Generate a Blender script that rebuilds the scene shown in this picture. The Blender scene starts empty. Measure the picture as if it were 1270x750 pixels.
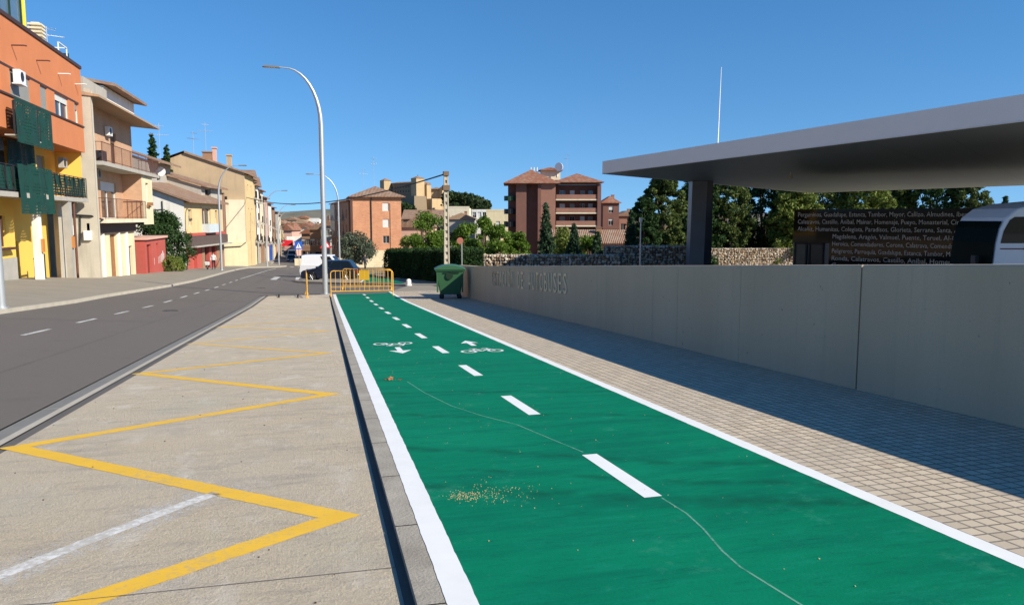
import bpy, math, random
import numpy as np
from mathutils import Vector, Matrix
random.seed(7); rng = np.random.default_rng(7)
S = bpy.context.scene; COL = S.collection; R = math.radians
# ------------------------------------------------ camera
YAW = R(13.93); PIT = math.atan(105/950.)
cd = bpy.data.cameras.new('camera'); cam = bpy.data.objects.new('camera', cd); COL.objects.link(cam)
cam.location = (0, 0, 1.4); cam.rotation_euler = (R(90)-PIT, 0, -YAW)
cd.sensor_fit = 'HORIZONTAL'; cd.sensor_width = 36; cd.lens = 950/1270*36; cd.clip_start = .05; cd.clip_end = 9000
S.camera = cam
# ------------------------------------------------ sky and sun
SUN = Vector((1.0, -0.9, 0.865)).normalized()
w = bpy.data.worlds.new('World'); S.world = w; w.use_nodes = True
nt = w.node_tree; bg = nt.nodes['Background']
sky = nt.nodes.new('ShaderNodeTexSky'); sky.sky_type = 'NISHITA'; sky.sun_disc = False
sky.sun_elevation = math.asin(SUN.z); sky.sun_rotation = math.atan2(SUN.x, SUN.y)
sky.air_density = 1.0; sky.dust_density = 0.0; sky.ozone_density = 3.2; sky.altitude = 600
hs_ = nt.nodes.new('ShaderNodeHueSaturation'); hs_.inputs['Saturation'].default_value = 1.27; tcw = nt.nodes.new('ShaderNodeTexCoord'); mpw = nt.nodes.new('ShaderNodeVectorMath'); mpw.operation = 'MULTIPLY_ADD'; mpw.inputs[1].default_value = (1, 1, .85); mpw.inputs[2].default_value = (0, 0, .13); nmw = nt.nodes.new('ShaderNodeVectorMath'); nmw.operation = 'NORMALIZE'; nt.links.new(tcw.outputs['Generated'], mpw.inputs[0]); nt.links.new(mpw.outputs[0], nmw.inputs[0]); nt.links.new(nmw.outputs[0], sky.inputs[0]); nt.links.new(sky.outputs[0], hs_.inputs['Color'])
nt.links.new(hs_.outputs[0], bg.inputs[0]); bg.inputs[1].default_value = 0.106
sl = bpy.data.lights.new('sun', 'SUN'); sl.energy = 4.8; sl.angle = R(.5); sl.color = (1, .925, .79)
so = bpy.data.objects.new('sun', sl); COL.objects.link(so); so.rotation_euler = SUN.to_track_quat('Z', 'Y').to_euler()
S.view_settings.view_transform = 'Standard'; S.view_settings.look = 'None'
S.view_settings.exposure = 0.57; S.view_settings.gamma = 1
# ------------------------------------------------ terrain profile (the street runs along +Y and falls away)
PY = [-200, 0, 30, 45, 57, 84, 120, 165, 210, 300, 600, 6000]; PZ = [12.4, 0, -1.86, -2.6, -3.1, -4.2, -5.9, -7.6, -8.8, -10, -11, -11]
def prof(Y): return float(np.interp(Y, PY, PZ))
def side(X): return .05*min(6.3, max(0., -X-2.65))
def HR(X, Y): return prof(Y)-.05+side(X)                      # road surface
# ------------------------------------------------ mesh helpers
def Wp(px, py, d):                                             # world point seen at that place in the view, at depth d
    f = Vector((math.sin(YAW)*math.cos(PIT), math.cos(YAW)*math.cos(PIT), -math.sin(PIT))); r = Vector((math.cos(YAW), -math.sin(YAW), 0)); u = r.cross(f)
    return Vector((0,0,1.4))+f*d+r*((px-635)/950*d)+u*((375-py)/950*d)
class MB:
    def __init__(s): s.v = []; s.f = []; s.m = []; s.sm = []
    def add(s, vs, fs, m=0, sm=False):
        o = len(s.v); s.v += [tuple(v) for v in vs]
        for f in fs: s.f.append([i+o for i in f]); s.m.append(m); s.sm.append(sm)
        return s
    def box(s, x0, x1, y0, y1, z0, z1, m=0):
        if x0 > x1: x0, x1 = x1, x0
        if y0 > y1: y0, y1 = y1, y0
        if z0 > z1: z0, z1 = z1, z0
        return s.add([(x0,y0,z0),(x1,y0,z0),(x1,y1,z0),(x0,y1,z0),(x0,y0,z1),(x1,y0,z1),(x1,y1,z1),(x0,y1,z1)],
              [(0,3,2,1),(4,5,6,7),(0,1,5,4),(1,2,6,5),(2,3,7,6),(3,0,4,7)], m)
    def quad(s, a, b, c, d, m=0): return s.add([a,b,c,d], [(0,1,2,3)], m)
    def poly(s, pts, m=0): return s.add(pts, [list(range(len(pts)))], m)
    def tube(s, pts, r, n=8, m=0, r1=None, caps=True):
        pts = [Vector(p) for p in pts]; k = len(pts); vs = []; fs = []
        ref = None
        for i, p in enumerate(pts):
            d = (pts[min(i+1, k-1)]-pts[max(i-1, 0)]).normalized()
            if ref is None: ref = Vector((0,0,1)) if abs(d.z) < .9 else Vector((1,0,0))
            a = d.cross(ref)
            if a.length < 1e-3: ref = Vector((1,0,0)) if abs(d.x) < .9 else Vector((0,1,0)); a = d.cross(ref)
            a.normalize(); b = d.cross(a).normalized()
            rr = r if r1 is None else r+(r1-r)*i/(k-1)
            if isinstance(r, (list, tuple)): rr = r[i]
            for j in range(n):
                t = 2*math.pi*j/n; vs.append(p+a*math.cos(t)*rr+b*math.sin(t)*rr)
        for i in range(k-1):
            for j in range(n):
                j2 = (j+1) % n; fs.append((i*n+j, i*n+j2, (i+1)*n+j2, (i+1)*n+j))
        s.add(vs, fs, m, True)
        if caps: s.add(vs[:n], [list(range(n))[::-1]], m); s.add(vs[-n:], [list(range(n))], m)
        return s
    def prism(s, pts, y0, y1, m=0):                            # polygon in xz extruded along y
        n = len(pts); vs = [(p[0], y0, p[1]) for p in pts]+[(p[0], y1, p[1]) for p in pts]
        return s.add(vs, [list(range(n)), list(range(2*n-1, n-1, -1))]+[(i, i+n, (i+1) % n+n, (i+1) % n) for i in range(n)], m)
    def build(s, name, mats, parent=None, loc=None, z0=0, bevel=0, seg=2):
        me = bpy.data.meshes.new(name)
        vv = [(x, y, z-z0) for x, y, z in s.v] if z0 else s.v
        me.from_pydata(vv, [], s.f)
        if not isinstance(mats, (list, tuple)): mats = [mats]
        for q in mats: me.materials.append(q)
        me.polygons.foreach_set('material_index', s.m); me.polygons.foreach_set('use_smooth', s.sm); me.update()
        o = bpy.data.objects.new(name, me); COL.objects.link(o)
        if parent: o.parent = parent
        if loc: o.location = loc
        if bevel:
            b = o.modifiers.new('bevel', 'BEVEL'); b.width = bevel; b.segments = seg; b.limit_method = 'ANGLE'; b.angle_limit = R(35)
        return o
def tag(o, label=None, cat=None, group=None, kind=None):
    if label: o['label'] = label
    if cat: o['category'] = cat
    if group: o['group'] = group
    if kind: o['kind'] = kind
    return o
def thing(name, label, cat, loc=(0,0,0), rz=0, group=None):
    o = bpy.data.objects.new(name, None); COL.objects.link(o); o.location = loc; o.rotation_euler = (0,0,rz); o.empty_display_size = .3
    return tag(o, label, cat, group)
def dup(root, loc=None, rz=None, label=None):
    def cp(o, par):
        c = o.copy(); COL.objects.link(c)
        if par: c.parent = par
        for ch in KIDS(o): cp(ch, c)
        return c
    r = cp(root, None)
    if loc: r.location = loc
    if rz is not None: r.rotation_euler = (0,0,rz)
    if label: r['label'] = label
    return r
def KIDS(o): return [c for c in list(bpy.data.objects) if c.parent == o]
# ------------------------------------------------ materials
class NT:
    def __init__(s, name):
        s.mat = bpy.data.materials.new(name); s.mat.use_nodes = True; s.t = s.mat.node_tree; s.p = s.t.nodes['Principled BSDF']
        s.co = s.n('ShaderNodeTexCoord')
    def n(s, ty, **kw):
        q = s.t.nodes.new(ty)
        for k, v in kw.items(): setattr(q, k, v)
        return q
    def l(s, a, b): s.t.links.new(a, b)
    def noise(s, scale, detail=3, vec=None, rough=.6, stretch=None):
        q = s.n('ShaderNodeTexNoise'); q.inputs['Scale'].default_value = scale; q.inputs['Detail'].default_value = detail; q.inputs['Roughness'].default_value = rough
        v = vec or s.co.outputs['Object']
        if stretch:
            mp = s.n('ShaderNodeMapping'); mp.inputs['Scale'].default_value = stretch; s.l(v, mp.inputs[0]); v = mp.outputs[0]
        s.l(v, q.inputs['Vector']); return q.outputs['Fac']
    def ramp(s, fac, stops):
        q = s.n('ShaderNodeValToRGB'); e = q.color_ramp.elements
        while len(e) < len(stops): e.new(.5)
        for i, (p, c) in enumerate(stops):
            e[i].position = p; e[i].color = (c if isinstance(c, tuple) else (c, c, c))+(1,) if not (isinstance(c, tuple) and len(c) == 4) else c
        s.l(fac, q.inputs[0]); return q.outputs[0]
    def mix(s, fac, a, b, mode='MIX'):
        q = s.n('ShaderNodeMixRGB', blend_type=mode)
        for i, v in ((0, fac), (1, a), (2, b)):
            if isinstance(v, (int, float)): q.inputs[i].default_value = v if i == 0 else (v, v, v, 1)
            elif isinstance(v, tuple): q.inputs[i].default_value = v+(1,) if len(v) == 3 else v
            else: s.l(v, q.inputs[i])
        return q.outputs[0]
    def math(s, op, a, b=0, clamp=False):
        q = s.n('ShaderNodeMath', operation=op, use_clamp=clamp)
        for i, v in ((0, a), (1, b)):
            if isinstance(v, (int, float)): q.inputs[i].default_value = v
            else: s.l(v, q.inputs[i])
        return q.outputs[0]
    def bump(s, h, strength=.3, dist=.02):
        q = s.n('ShaderNodeBump'); q.inputs['Strength'].default_value = strength; q.inputs['Distance'].default_value = dist
        s.l(h, q.inputs['Height']); s.l(q.outputs[0], s.p.inputs['Normal'])
    def fin(s, col=None, rough=.8, metal=0, spec=.5):
        if col is not None:
            if isinstance(col, tuple): s.p.inputs['Base Color'].default_value = col+(1,)
            else: s.l(col, s.p.inputs['Base Color'])
        s.p.inputs['Roughness'].default_value = rough; s.p.inputs['Metallic'].default_value = metal; s.p.inputs['Specular IOR Level'].default_value = spec
        return s.mat
def sc(c, k): return tuple(min(1, x*k) for x in c)
def basic(name, col, rough=.8, var=.12, scale=1.5, fine=30, bump=.15, metal=0, spec=.4, dirt=None):
    m = NT(name); a = m.noise(scale, 4); b = m.noise(fine, 2)
    c = m.mix(m.ramp(a, [(.3, 0.), (.7, 1.)]), sc(col, 1-var), sc(col, 1+var))
    c = m.mix(.5, c, m.mix(b, sc(col, 1-var*.8), sc(col, 1+var*.8)))
    if dirt:                                                   # vertical rain streaks and blotches that belong to the surface
        d = m.ramp(m.noise(1.0, 4, stretch=(1.6, 1.6, .25)), [(.52, 0.), (.75, 1.)])
        c = m.mix(m.math('MULTIPLY', d, .55), c, dirt)
    if bump: m.bump(b, bump, .02)
    return m.fin(c, rough, metal, spec)
def brickmat(name, c1, c2, mortar, w=.25, h=.07, ms=.012, var=.25):
    m = NT(name); sp = m.n('ShaderNodeSeparateXYZ'); m.l(m.co.outputs['Object'], sp.inputs[0])
    cb = m.n('ShaderNodeCombineXYZ'); m.l(m.math('ADD', sp.outputs[0], sp.outputs[1]), cb.inputs[0]); m.l(sp.outputs[2], cb.inputs[1])
    b = m.n('ShaderNodeTexBrick'); m.l(cb.outputs[0], b.inputs['Vector']); b.inputs['Color1'].default_value = c1+(1,); b.inputs['Color2'].default_value = c2+(1,); b.inputs['Mortar'].default_value = mortar+(1,)
    b.inputs['Scale'].default_value = 1; b.inputs['Brick Width'].default_value = w; b.inputs['Row Height'].default_value = h; b.inputs['Mortar Size'].default_value = ms
    c = m.mix(m.ramp(m.noise(.6, 4), [(.35, 0.), (.7, .35)]), b.outputs[0], sc(c1, .6))
    return m.fin(c, .85)
def tilemat(name, col):
    m = NT(name); n1 = m.noise(1.2, 4); n2 = m.noise(9, 2)
    wv = m.n('ShaderNodeTexWave'); wv.bands_direction = 'X'; wv.inputs['Scale'].default_value = 1.3; m.l(m.co.outputs['Object'], wv.inputs[0])
    c = m.mix(n2, sc(col, .65), sc(col, 1.35)); c = m.mix(m.ramp(n1, [(.45, 0.), (.7, .6)]), c, sc((.35,.3,.22), 1))
    m.bump(wv.outputs['Fac'], .8, .08); return m.fin(c, .9)
# setting
def m_asphalt():
    m = NT('asphalt'); f = m.noise(160, 3); g = m.noise(.35, 4, stretch=(1,.25,1)); k = m.noise(2.5, 5)
    c = m.mix(m.ramp(f, [(.3, 0.), (.7, 1.)]), (.080,.069,.058), (.185,.160,.135))
    c = m.mix(m.ramp(g, [(.4, 0.), (.65, .4)]), c, (.12,.103,.085)); c = m.mix(m.ramp(k, [(.6, 0.), (.75, .3)]), c, (.055,.05,.05))
    m.bump(f, .5, .01); return m.fin(c, .85)
def m_bay():
    m = NT('bay_concrete'); f = m.noise(110, 4, rough=.75); g = m.noise(.7, 5); k = m.noise(3.0, 6, stretch=(.6,2.2,1), rough=.7); b2 = m.noise(28, 3)
    c = m.mix(m.ramp(f, [(.3, 0.), (.72, 1.)]), (.38,.31,.215), (.69,.58,.42))
    c = m.mix(m.ramp(g, [(.35, 0.), (.7, .45)]), c, (.53,.475,.39)); c = m.mix(m.ramp(k, [(.52, 0.), (.68, .6)]), c, (.33,.285,.235))
    w2 = m.noise(1.6, 6, stretch=(1,1.6,1), rough=.75); c = m.mix(m.ramp(w2, [(.5, 0.), (.66, .55)]), c, (.40,.35,.285)); w3 = m.noise(2.4, 5, stretch=(1.4,.8,1)); c = m.mix(m.ramp(w3, [(.56, 0.), (.7, .5)]), c, (.66,.60,.51))
    c = m.mix(m.ramp(b2, [(.66, 0.), (.78, .35)]), c, (.24,.215,.19))
    sc_ = m.ramp(m.noise(4.0, 5, stretch=(.5,4.5,1), rough=.7), [(.60, 0.), (.72, .6)]); blob = m.ramp(m.noise(.9, 3), [(.5, 0.), (.62, 1.)]); c = m.mix(m.math('MULTIPLY', sc_, blob), c, (.27,.235,.20))
    g2 = m.noise(.45, 3, vec=None, stretch=(1.3,1,1)); c = m.mix(m.ramp(g2, [(.56, 0.), (.68, .22)]), c, (.33,.40,.32))
    m.bump(m.math('ADD', f, m.math('MULTIPLY', b2, 1.0)), .8, .015); return m.fin(c, .9, spec=.3)
def m_green():
    m = NT('green_lane_coating'); g = m.noise(.9, 5); f = m.noise(60, 3); st = m.noise(2.2, 4, stretch=(.35, 2.4, 1))
    base = m.mix(m.ramp(g, [(.3, 0.), (.72, 1.)]), (.001,.158,.078), (.003,.195,.100))
    base = m.mix(m.ramp(st, [(.45, 0.), (.65, .7)]), base, (.002,.125,.074)); b4 = m.noise(9, 5, stretch=(.5, 1.6, 1), rough=.75); base = m.mix(m.ramp(b4, [(.5, 0.), (.7, .45)]), base, (.006,.215,.130))
    # tyre tracks: dark blobs along wavering lines across the lane
    sp = m.n('ShaderNodeSeparateXYZ'); m.l(m.co.outputs['Object'], sp.inputs[0])
    dark = None
    for (a, b, wd, s0) in ((-.55, 6.1, .13, 1), (-.52, 5.45, .10, 2), (-.45, 4.9, .16, 3), (-.38, 7.4, .10, 4), (-.3, 8.6, .12, 5)):
        y = m.math('SUBTRACT', sp.outputs[1], m.math('ADD', m.math('MULTIPLY', sp.outputs[0], a), b))
        y = m.math('ADD', y, m.math('MULTIPLY', m.math('SUBTRACT', m.noise(.8, 1), .5), .5))
        d = m.math('SUBTRACT', 1, m.math('DIVIDE', m.math('ABSOLUTE', y), wd), clamp=True)
        dark = d if dark is None else m.math('MAXIMUM', dark, d)
    vo = m.n('ShaderNodeTexVoronoi'); vo.inputs['Scale'].default_value = 5.5; m.l(m.co.outputs['Object'], vo.inputs[0])
    tr = m.ramp(vo.outputs['Distance'], [(.3, 1.), (.75, .15)])
    base = m.mix(m.math('MULTIPLY', m.math('MULTIPLY', dark, tr), .6), base, (.004,.060,.036))
    sm = m.ramp(m.noise(6, 5, stretch=(1,3.5,1), rough=.75), [(.54, 0.), (.68, .6)]); base = m.mix(sm, base, (.003,.105,.062))
    lt = m.ramp(m.noise(2.4, 6, rough=.8), [(.58, 0.), (.74, .5)]); base = m.mix(lt, base, (.05,.27,.18))
    dot = m.ramp(m.noise(38, 1), [(.79, 0.), (.83, 1.)]); base = m.mix(m.math('MULTIPLY', dot, m.ramp(m.noise(1.1, 2), [(.5, 0.), (.65, .6)])), base, (.45,.42,.3))
    rg = m.mix(f, .55, .75); m.bump(m.math('ADD', f, m.math('MULTIPLY', g, 2)), .16, .01)
    m.fin(base, .6, spec=.06); m.l(rg, m.p.inputs['Roughness']); return m.mat
def m_paver():
    m = NT('block_paving')
    mp = m.n('ShaderNodeMapping'); m.l(m.co.outputs['Object'], mp.inputs[0]); mp.inputs['Rotation'].default_value = (0,0,R(0))
    b = m.n('ShaderNodeTexBrick'); m.l(mp.outputs[0], b.inputs['Vector']); b.offset = 0.0
    b.inputs['Color1'].default_value = (.44,.35,.24,1); b.inputs['Color2'].default_value = (.60,.49,.35,1); b.inputs['Mortar'].default_value = (.13,.105,.08,1)
    b.inputs['Scale'].default_value = 1; b.inputs['Brick Width'].default_value = .098; b.inputs['Row Height'].default_value = .098; b.inputs['Mortar Size'].default_value = .008; b.inputs['Mortar Smooth'].default_value = .3
    n1 = m.noise(1.2, 4); n2 = m.noise(70, 3)
    c = m.mix(m.ramp(n1, [(.35, 0.), (.7, .35)]), b.outputs[0], (.34,.30,.25)); c = m.mix(m.ramp(n2, [(.3, .0), (.8, .25)]), c, (.62,.56,.48))
    m.bump(m.math('SUBTRACT', 1, b.outputs['Fac']), .8, .012); return m.fin(c, .85)
def m_wallc():
    m = NT('wall_concrete'); a = m.noise(.8, 5, stretch=(1,1,.4)); f = m.noise(45, 4); sp = m.ramp(m.noise(9, 3, rough=.6), [(.70, 0.), (.74, 1.)])
    c = m.mix(m.ramp(a, [(.3, 0.), (.7, 1.)]), (.50,.37,.245), (.58,.44,.30)); c = m.mix(m.math('MULTIPLY', m.ramp(f, [(.4, 0.), (.7, 1.)]), .4), c, (.42,.33,.235))
    c = m.mix(m.math('MULTIPLY', sp, .7), c, (.12,.11,.1))
    st = m.ramp(m.noise(2.2, 4, stretch=(1,3,.12)), [(.55, 0.), (.75, .3)]); c = m.mix(st, c, (.30,.265,.205))
    m.bump(f, .12, .01); return m.fin(c, .75)
def m_leaf(name, c1, c2, tr=.25):
    m = NT(name); g = m.n('ShaderNodeNewGeometry')
    c = m.mix(g.outputs['Random Per Island'], c1, c2); c = m.mix(m.ramp(m.noise(.9, 2), [(.35, 0.), (.7, .6)]), c, sc(c2, 1.15))
    m.fin(c, .65, spec=.25)
    t = m.n('ShaderNodeBsdfTranslucent'); m.l(c, t.inputs[0]); x = m.n('ShaderNodeMixShader'); x.inputs[0].default_value = tr
    m.l(m.p.outputs[0], x.inputs[1]); m.l(t.outputs[0], x.inputs[2]); m.l(x.outputs[0], m.t.nodes['Material Output'].inputs[0]); return m.mat
def m_glass(name, col=(.02,.025,.03), rough=.05):
    m = NT(name); return m.fin(m.mix(m.noise(.7, 2), sc(col, .7), sc(col, 1.3)), rough, spec=.8)
def m_stone():
    m = NT('gabion_stone'); g = m.n('ShaderNodeNewGeometry')
    c = m.ramp(g.outputs['Random Per Island'], [(0., (.13,.08,.05)), (.3, (.32,.21,.12)), (.55, (.52,.39,.25)), (.8, (.68,.57,.42)), (1., (.8,.74,.62))])
    return m.fin(m.mix(m.math('MULTIPLY', m.noise(12, 3), .5), c, (.28,.2,.12)), .9)
def m_paint(name, col, wear=.45, under=(.40,.36,.30)):
    m = NT(name); n = m.noise(26, 6, rough=.8); k = m.noise(1.7, 3)
    f = m.ramp(m.math('ADD', m.math('MULTIPLY', n, .7), m.math('MULTIPLY', k, .3)), [(wear-.02, 1.), (wear+.1, 0.)])
    c = m.mix(m.noise(4, 3), sc(col, .88), sc(col, 1.08)); c = m.mix(m.math('MULTIPLY', f, .8), c, under); return m.fin(c, .7)
def m_ghost(name, col):                                        # only scattered flecks of paint left on the bay concrete
    m = NT(name); n = m.noise(30, 6, rough=.85); k = m.noise(1.7, 3); f = m.ramp(m.math('ADD', m.math('MULTIPLY', n, .7), m.math('MULTIPLY', k, .3)), [(.50, 0.), (.60, .6)])
    m.fin(col, .8); t = m.n('ShaderNodeBsdfTransparent'); x = m.n('ShaderNodeMixShader'); m.l(f, x.inputs[0]); m.l(t.outputs[0], x.inputs[1]); m.l(m.p.outputs[0], x.inputs[2]); m.l(x.outputs[0], m.t.nodes['Material Output'].inputs[0]); return m.mat
ASPH = m_asphalt(); BAYM = m_bay(); GREEN = m_green(); PAVER = m_paver(); WALLC = m_wallc()
WHITE = m_paint('white_road_paint', (.78,.78,.76), .30, (.45,.45,.42)); WHITEOLD = m_paint('worn_white_paint', (.62,.61,.57), .42, (.12,.11,.10))
YEL = m_paint('yellow_road_paint', (.78,.46,.03), .40, (.50,.36,.16)); YELF = m_paint('faded_yellow_paint', (.74,.46,.08), .42); YELF2 = m_paint('very_faded_yellow_paint', (.70,.48,.16), .46)
GHOST2 = m_ghost('smudged_white_paint', (.66,.64,.60)); GHOST = m_paint('ghost_white_paint', (.76,.75,.72), .50)
KERBM = basic('kerb_concrete', (.34,.305,.25), .85, .3, 4, 60, .3, dirt=(.20,.17,.13)); SIDEW = basic('old_pavement', (.265,.235,.185), .9, .14, .8, 40, .2)
GUTT = basic('grey_gutter', (.19,.185,.17), .85, .15, 3, 60); LIGHTK = basic('light_kerb_edge', (.42,.38,.31), .85, .2, 2, 40); DARKS = basic('dark_joint', (.11,.10,.09), .9, .2)
SOIL = basic('dry_ground', (.20,.17,.11), .95, .3, .3, 8); HILLM = basic('hill_scrub', (.15,.14,.10), .95, .45, .012, .15, 0)
GALV = basic('galvanised_steel', (.50,.52,.53), .45, .08, 2, 30, .05, .6); WHITEM = basic('white_metal', (.72,.72,.70), .4, .05); BLACKM = basic('black_metal', (.02,.02,.022), .5, .2)
RUSTBR = basic('brown_pipe', (.12,.05,.035), .7, .2); YMET = basic('yellow_barrier_paint', (.78,.42,.06), .5, .15, 6, 40, .1, dirt=(.30,.14,.05))
ORANGE = basic('orange_render', (.54,.185,.075), .85, .08, .7, 60, .12, dirt=(.46,.16,.07)); YELR = basic('yellow_render', (.86,.52,.10), .85, .08, .7, 50)
DKBR = basic('dark_brown_trim', (.06,.028,.02), .6); GRSTONE = basic('grey_stone_base', (.38,.36,.32), .85, .15, 2, 20, dirt=(.25,.24,.2)); GREENM = basic('dark_green_net', (.004,.045,.032), .7, .25, 3, 60)
CONCR = basic('old_grey_render', (.50,.45,.36), .9, .2, .5, 12, .3, dirt=(.27,.24,.19)); PEACH = brickmat('pinkish_brickwork', (.52,.27,.14), (.60,.33,.18), (.5,.38,.28)); CREAM = basic('cream_render', (.72,.62,.40), .85, .1, .9, 30, dirt=(.5,.42,.28))
CREAM2 = basic('pale_cream_render', (.70,.62,.45), .85, .12, .7, 20, .2, dirt=(.48,.38,.25)); OCHRE = basic('ochre_render', (.66,.49,.25), .85, .12, .7, 20, dirt=(.42,.28,.13)); TANR = basic('tan_render', (.46,.34,.21), .9, .14, .5, 12, .3, dirt=(.30,.22,.14))
WHITR = basic('whitewashed_render', (.80,.77,.70), .9, .12, .6, 12, .2, dirt=(.42,.38,.3)); REDR = basic('red_render', (.42,.085,.065), .85, .18, 1, 20, dirt=(.34,.12,.09)); PINKR = basic('pinkish_render', (.60,.36,.28), .85, .1)
BROWNR = basic('brown_render', (.30,.17,.10), .85, .12); GREYR = basic('grey_render', (.40,.37,.32), .9, .1, dirt=(.27,.25,.2)); GREENR = basic('greenish_render', (.50,.52,.42), .85, .1)
WOOD = basic('brown_wood_door', (.30,.14,.055), .6, .2, 4, 30); CONCS = basic('slab_concrete', (.40,.37,.32), .85, .12, 2, 20, dirt=(.28,.25,.2))
TILE = tilemat('roof_tiles', (.27,.155,.10)); TILE2 = tilemat('red_roof_tiles', (.27,.10,.055)); TILE3 = tilemat('pale_roof_tiles', (.40,.26,.16))
BRICK = brickmat('orange_brickwork', (.50,.18,.08), (.64,.26,.12), (.60,.40,.26), .5, .14, .02); RBRICK = brickmat('red_brickwork', (.17,.07,.05), (.22,.09,.065), (.16,.09,.07)); RBRICK2 = brickmat('pale_lit_red_brickwork', (.30,.13,.085), (.35,.155,.10), (.26,.15,.11))  # paler red brick has the centre wing's sunlight painted in, darker one the shade
GLASS = m_glass('window_glass'); SHUT = basic('grey_roller_shutter', (.32,.32,.29), .6, .08); SHUTW = basic('white_roller_shutter', (.70,.70,.66), .6, .06); SHUTB = basic('brown_roller_shutter', (.16,.09,.05), .6, .1)
FRAMEW = basic('white_window_frame', (.66,.66,.62), .5, .05); FRAMEB = basic('brown_window_frame', (.10,.05,.03), .5)
BLUEP = basic('blue_car_paint', (.008,.014,.035), .25, .1, 1, 10, 0, .2, .7); WHITEP = basic('white_car_paint', (.72,.73,.74), .3, .04, 1, 10, 0, 0, .6); CARGL = basic('car_glass', (.008,.012,.013), .03, .1, .5, 3, 0, 0, .35); WSCR = basic('tinted_windscreen', (.006,.012,.010), .25, .1, .5, 3, 0, 0, .08); WSCR.node_tree.nodes['Principled BSDF'].inputs['IOR'].default_value = 1.12; TYRE = basic('tyre_rubber', (.018,.018,.018), .85); RIM = basic('alloy_rim', (.55,.55,.56), .35, .1, 3, 20, 0, .7)
LAMPG = basic('clear_lens', (.75,.75,.72), .2, .05); LAMPR = basic('red_lens', (.35,.01,.01), .25); PLATE = basic('number_plate', (.75,.75,.7), .5)
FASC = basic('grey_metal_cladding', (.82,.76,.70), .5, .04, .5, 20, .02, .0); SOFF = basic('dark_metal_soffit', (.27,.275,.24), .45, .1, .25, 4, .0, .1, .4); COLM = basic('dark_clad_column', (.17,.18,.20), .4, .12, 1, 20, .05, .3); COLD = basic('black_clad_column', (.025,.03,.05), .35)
PANELG = basic('dark_printed_glass', (.012,.011,.010), .05, .2, .3, 3, 0, 0, .2); LETT = basic('pale_letter_film', (.85,.85,.82), .6, .05); BRASS = basic('weathered_brass_letter', (.66,.58,.42), .5, .15, 3, 30, 0, .3); BRASSD = basic('dull_grey_letter', (.47,.37,.26), .7, .1)
BING = basic('green_bin_plastic', (.035,.11,.045), .45, .1, 2, 30, .05); BIND = basic('dark_green_bin_lid', (.045,.13,.055), .4, .1)
BARK = basic('tree_bark', (.11,.08,.055), .9, .3, 4, 20, .5)
L_DARK = m_leaf('leaf_dark', (.012,.035,.010), (.04,.085,.02)); L_MID = m_leaf('leaf_fresh', (.045,.10,.012), (.15,.24,.03), .38); L_OLIVE = m_leaf('leaf_olive', (.05,.07,.045), (.13,.155,.10)); L_PINE = m_leaf('leaf_pine', (.025,.05,.014), (.12,.155,.035)); L_YG = m_leaf('leaf_yellow_green', (.06,.10,.015), (.19,.23,.045)); L_SPR = m_leaf('leaf_spruce', (.015,.045,.02), (.055,.10,.045)); L_FAR = m_leaf('leaf_far_wood', (.015,.035,.012), (.05,.08,.025))
SIGNB = basic('blue_sign_face', (.02,.10,.48), .4, .05); SIGNR = basic('red_sign_face', (.62,.02,.03), .4, .05); SIGNW = basic('white_sign_face', (.8,.8,.8), .4, .03)
STONE = m_stone(); CASTLE = basic('castle_sandstone', (.50,.36,.20), .95, .2, .05, .6, 0, dirt=(.32,.24,.15)); CASTD = basic('castle_shaded_stone', (.25,.185,.12), .95, .2, .05, .6, 0)  # second castle stone is darkened, the shade of the front put into its colour
SKIN = basic('skin', (.45,.25,.17), .6, .05); HAIR = basic('dark_hair', (.02,.015,.01), .7); CLW = basic('white_shirt', (.70,.69,.66), .9, .05); CLD = basic('dark_trousers', (.02,.022,.03), .9); CLB = basic('dark_coat', (.03,.03,.045), .9); CLR = basic('blue_clothes', (.06,.10,.3), .9)
# ------------------------------------------------ ground sheets
def lin(pts): xs = [p[1] for p in pts]; ys = [p[0] for p in pts]; return lambda Y: float(np.interp(Y, xs, ys))
def sheet(name, xl, xr, y0, y1, zf, mat, dy=1.5, nx=1, parent=None, extra=()):
    xl = xl if callable(xl) else (lambda Y, a=xl: a); xr = xr if callable(xr) else (lambda Y, a=xr: a)
    ys = sorted(set(list(np.arange(y0, y1, dy))+[y1]+[q for q in list(PY)+list(extra) if y0 < q < y1])); mb = MB(); vs = []; fs = []
    for Y in ys:
        a, b = xl(Y), xr(Y)
        for i in range(nx+1):
            X = a+(b-a)*i/nx; vs.append((X, Y, zf(X, Y)))
    k = nx+1
    for j in range(len(ys)-1):
        for i in range(nx): fs.append((j*k+i, j*k+i+1, (j+1)*k+i+1, (j+1)*k+i))
    mb.add(vs, fs); o = mb.build(name, mat, parent); return o
def strip(mb, pts, wdt, zf, m=0, seg=1.0):                     # painted line with width, following the ground
    for (a, b) in zip(pts[:-1], pts[1:]):
        a2 = Vector(a); b2 = Vector(b); d = b2-a2; n = max(1, int(d.length/seg)); q = Vector((-d.y, d.x)).normalized()*wdt/2
        for i in range(n):
            p = a2+d*i/n; r = a2+d*(i+1)/n
            mb.quad(*[(v.x, v.y, zf(v.x, v.y)) for v in (p+q, p-q, r-q, r+q)][::-1], m)
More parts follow.
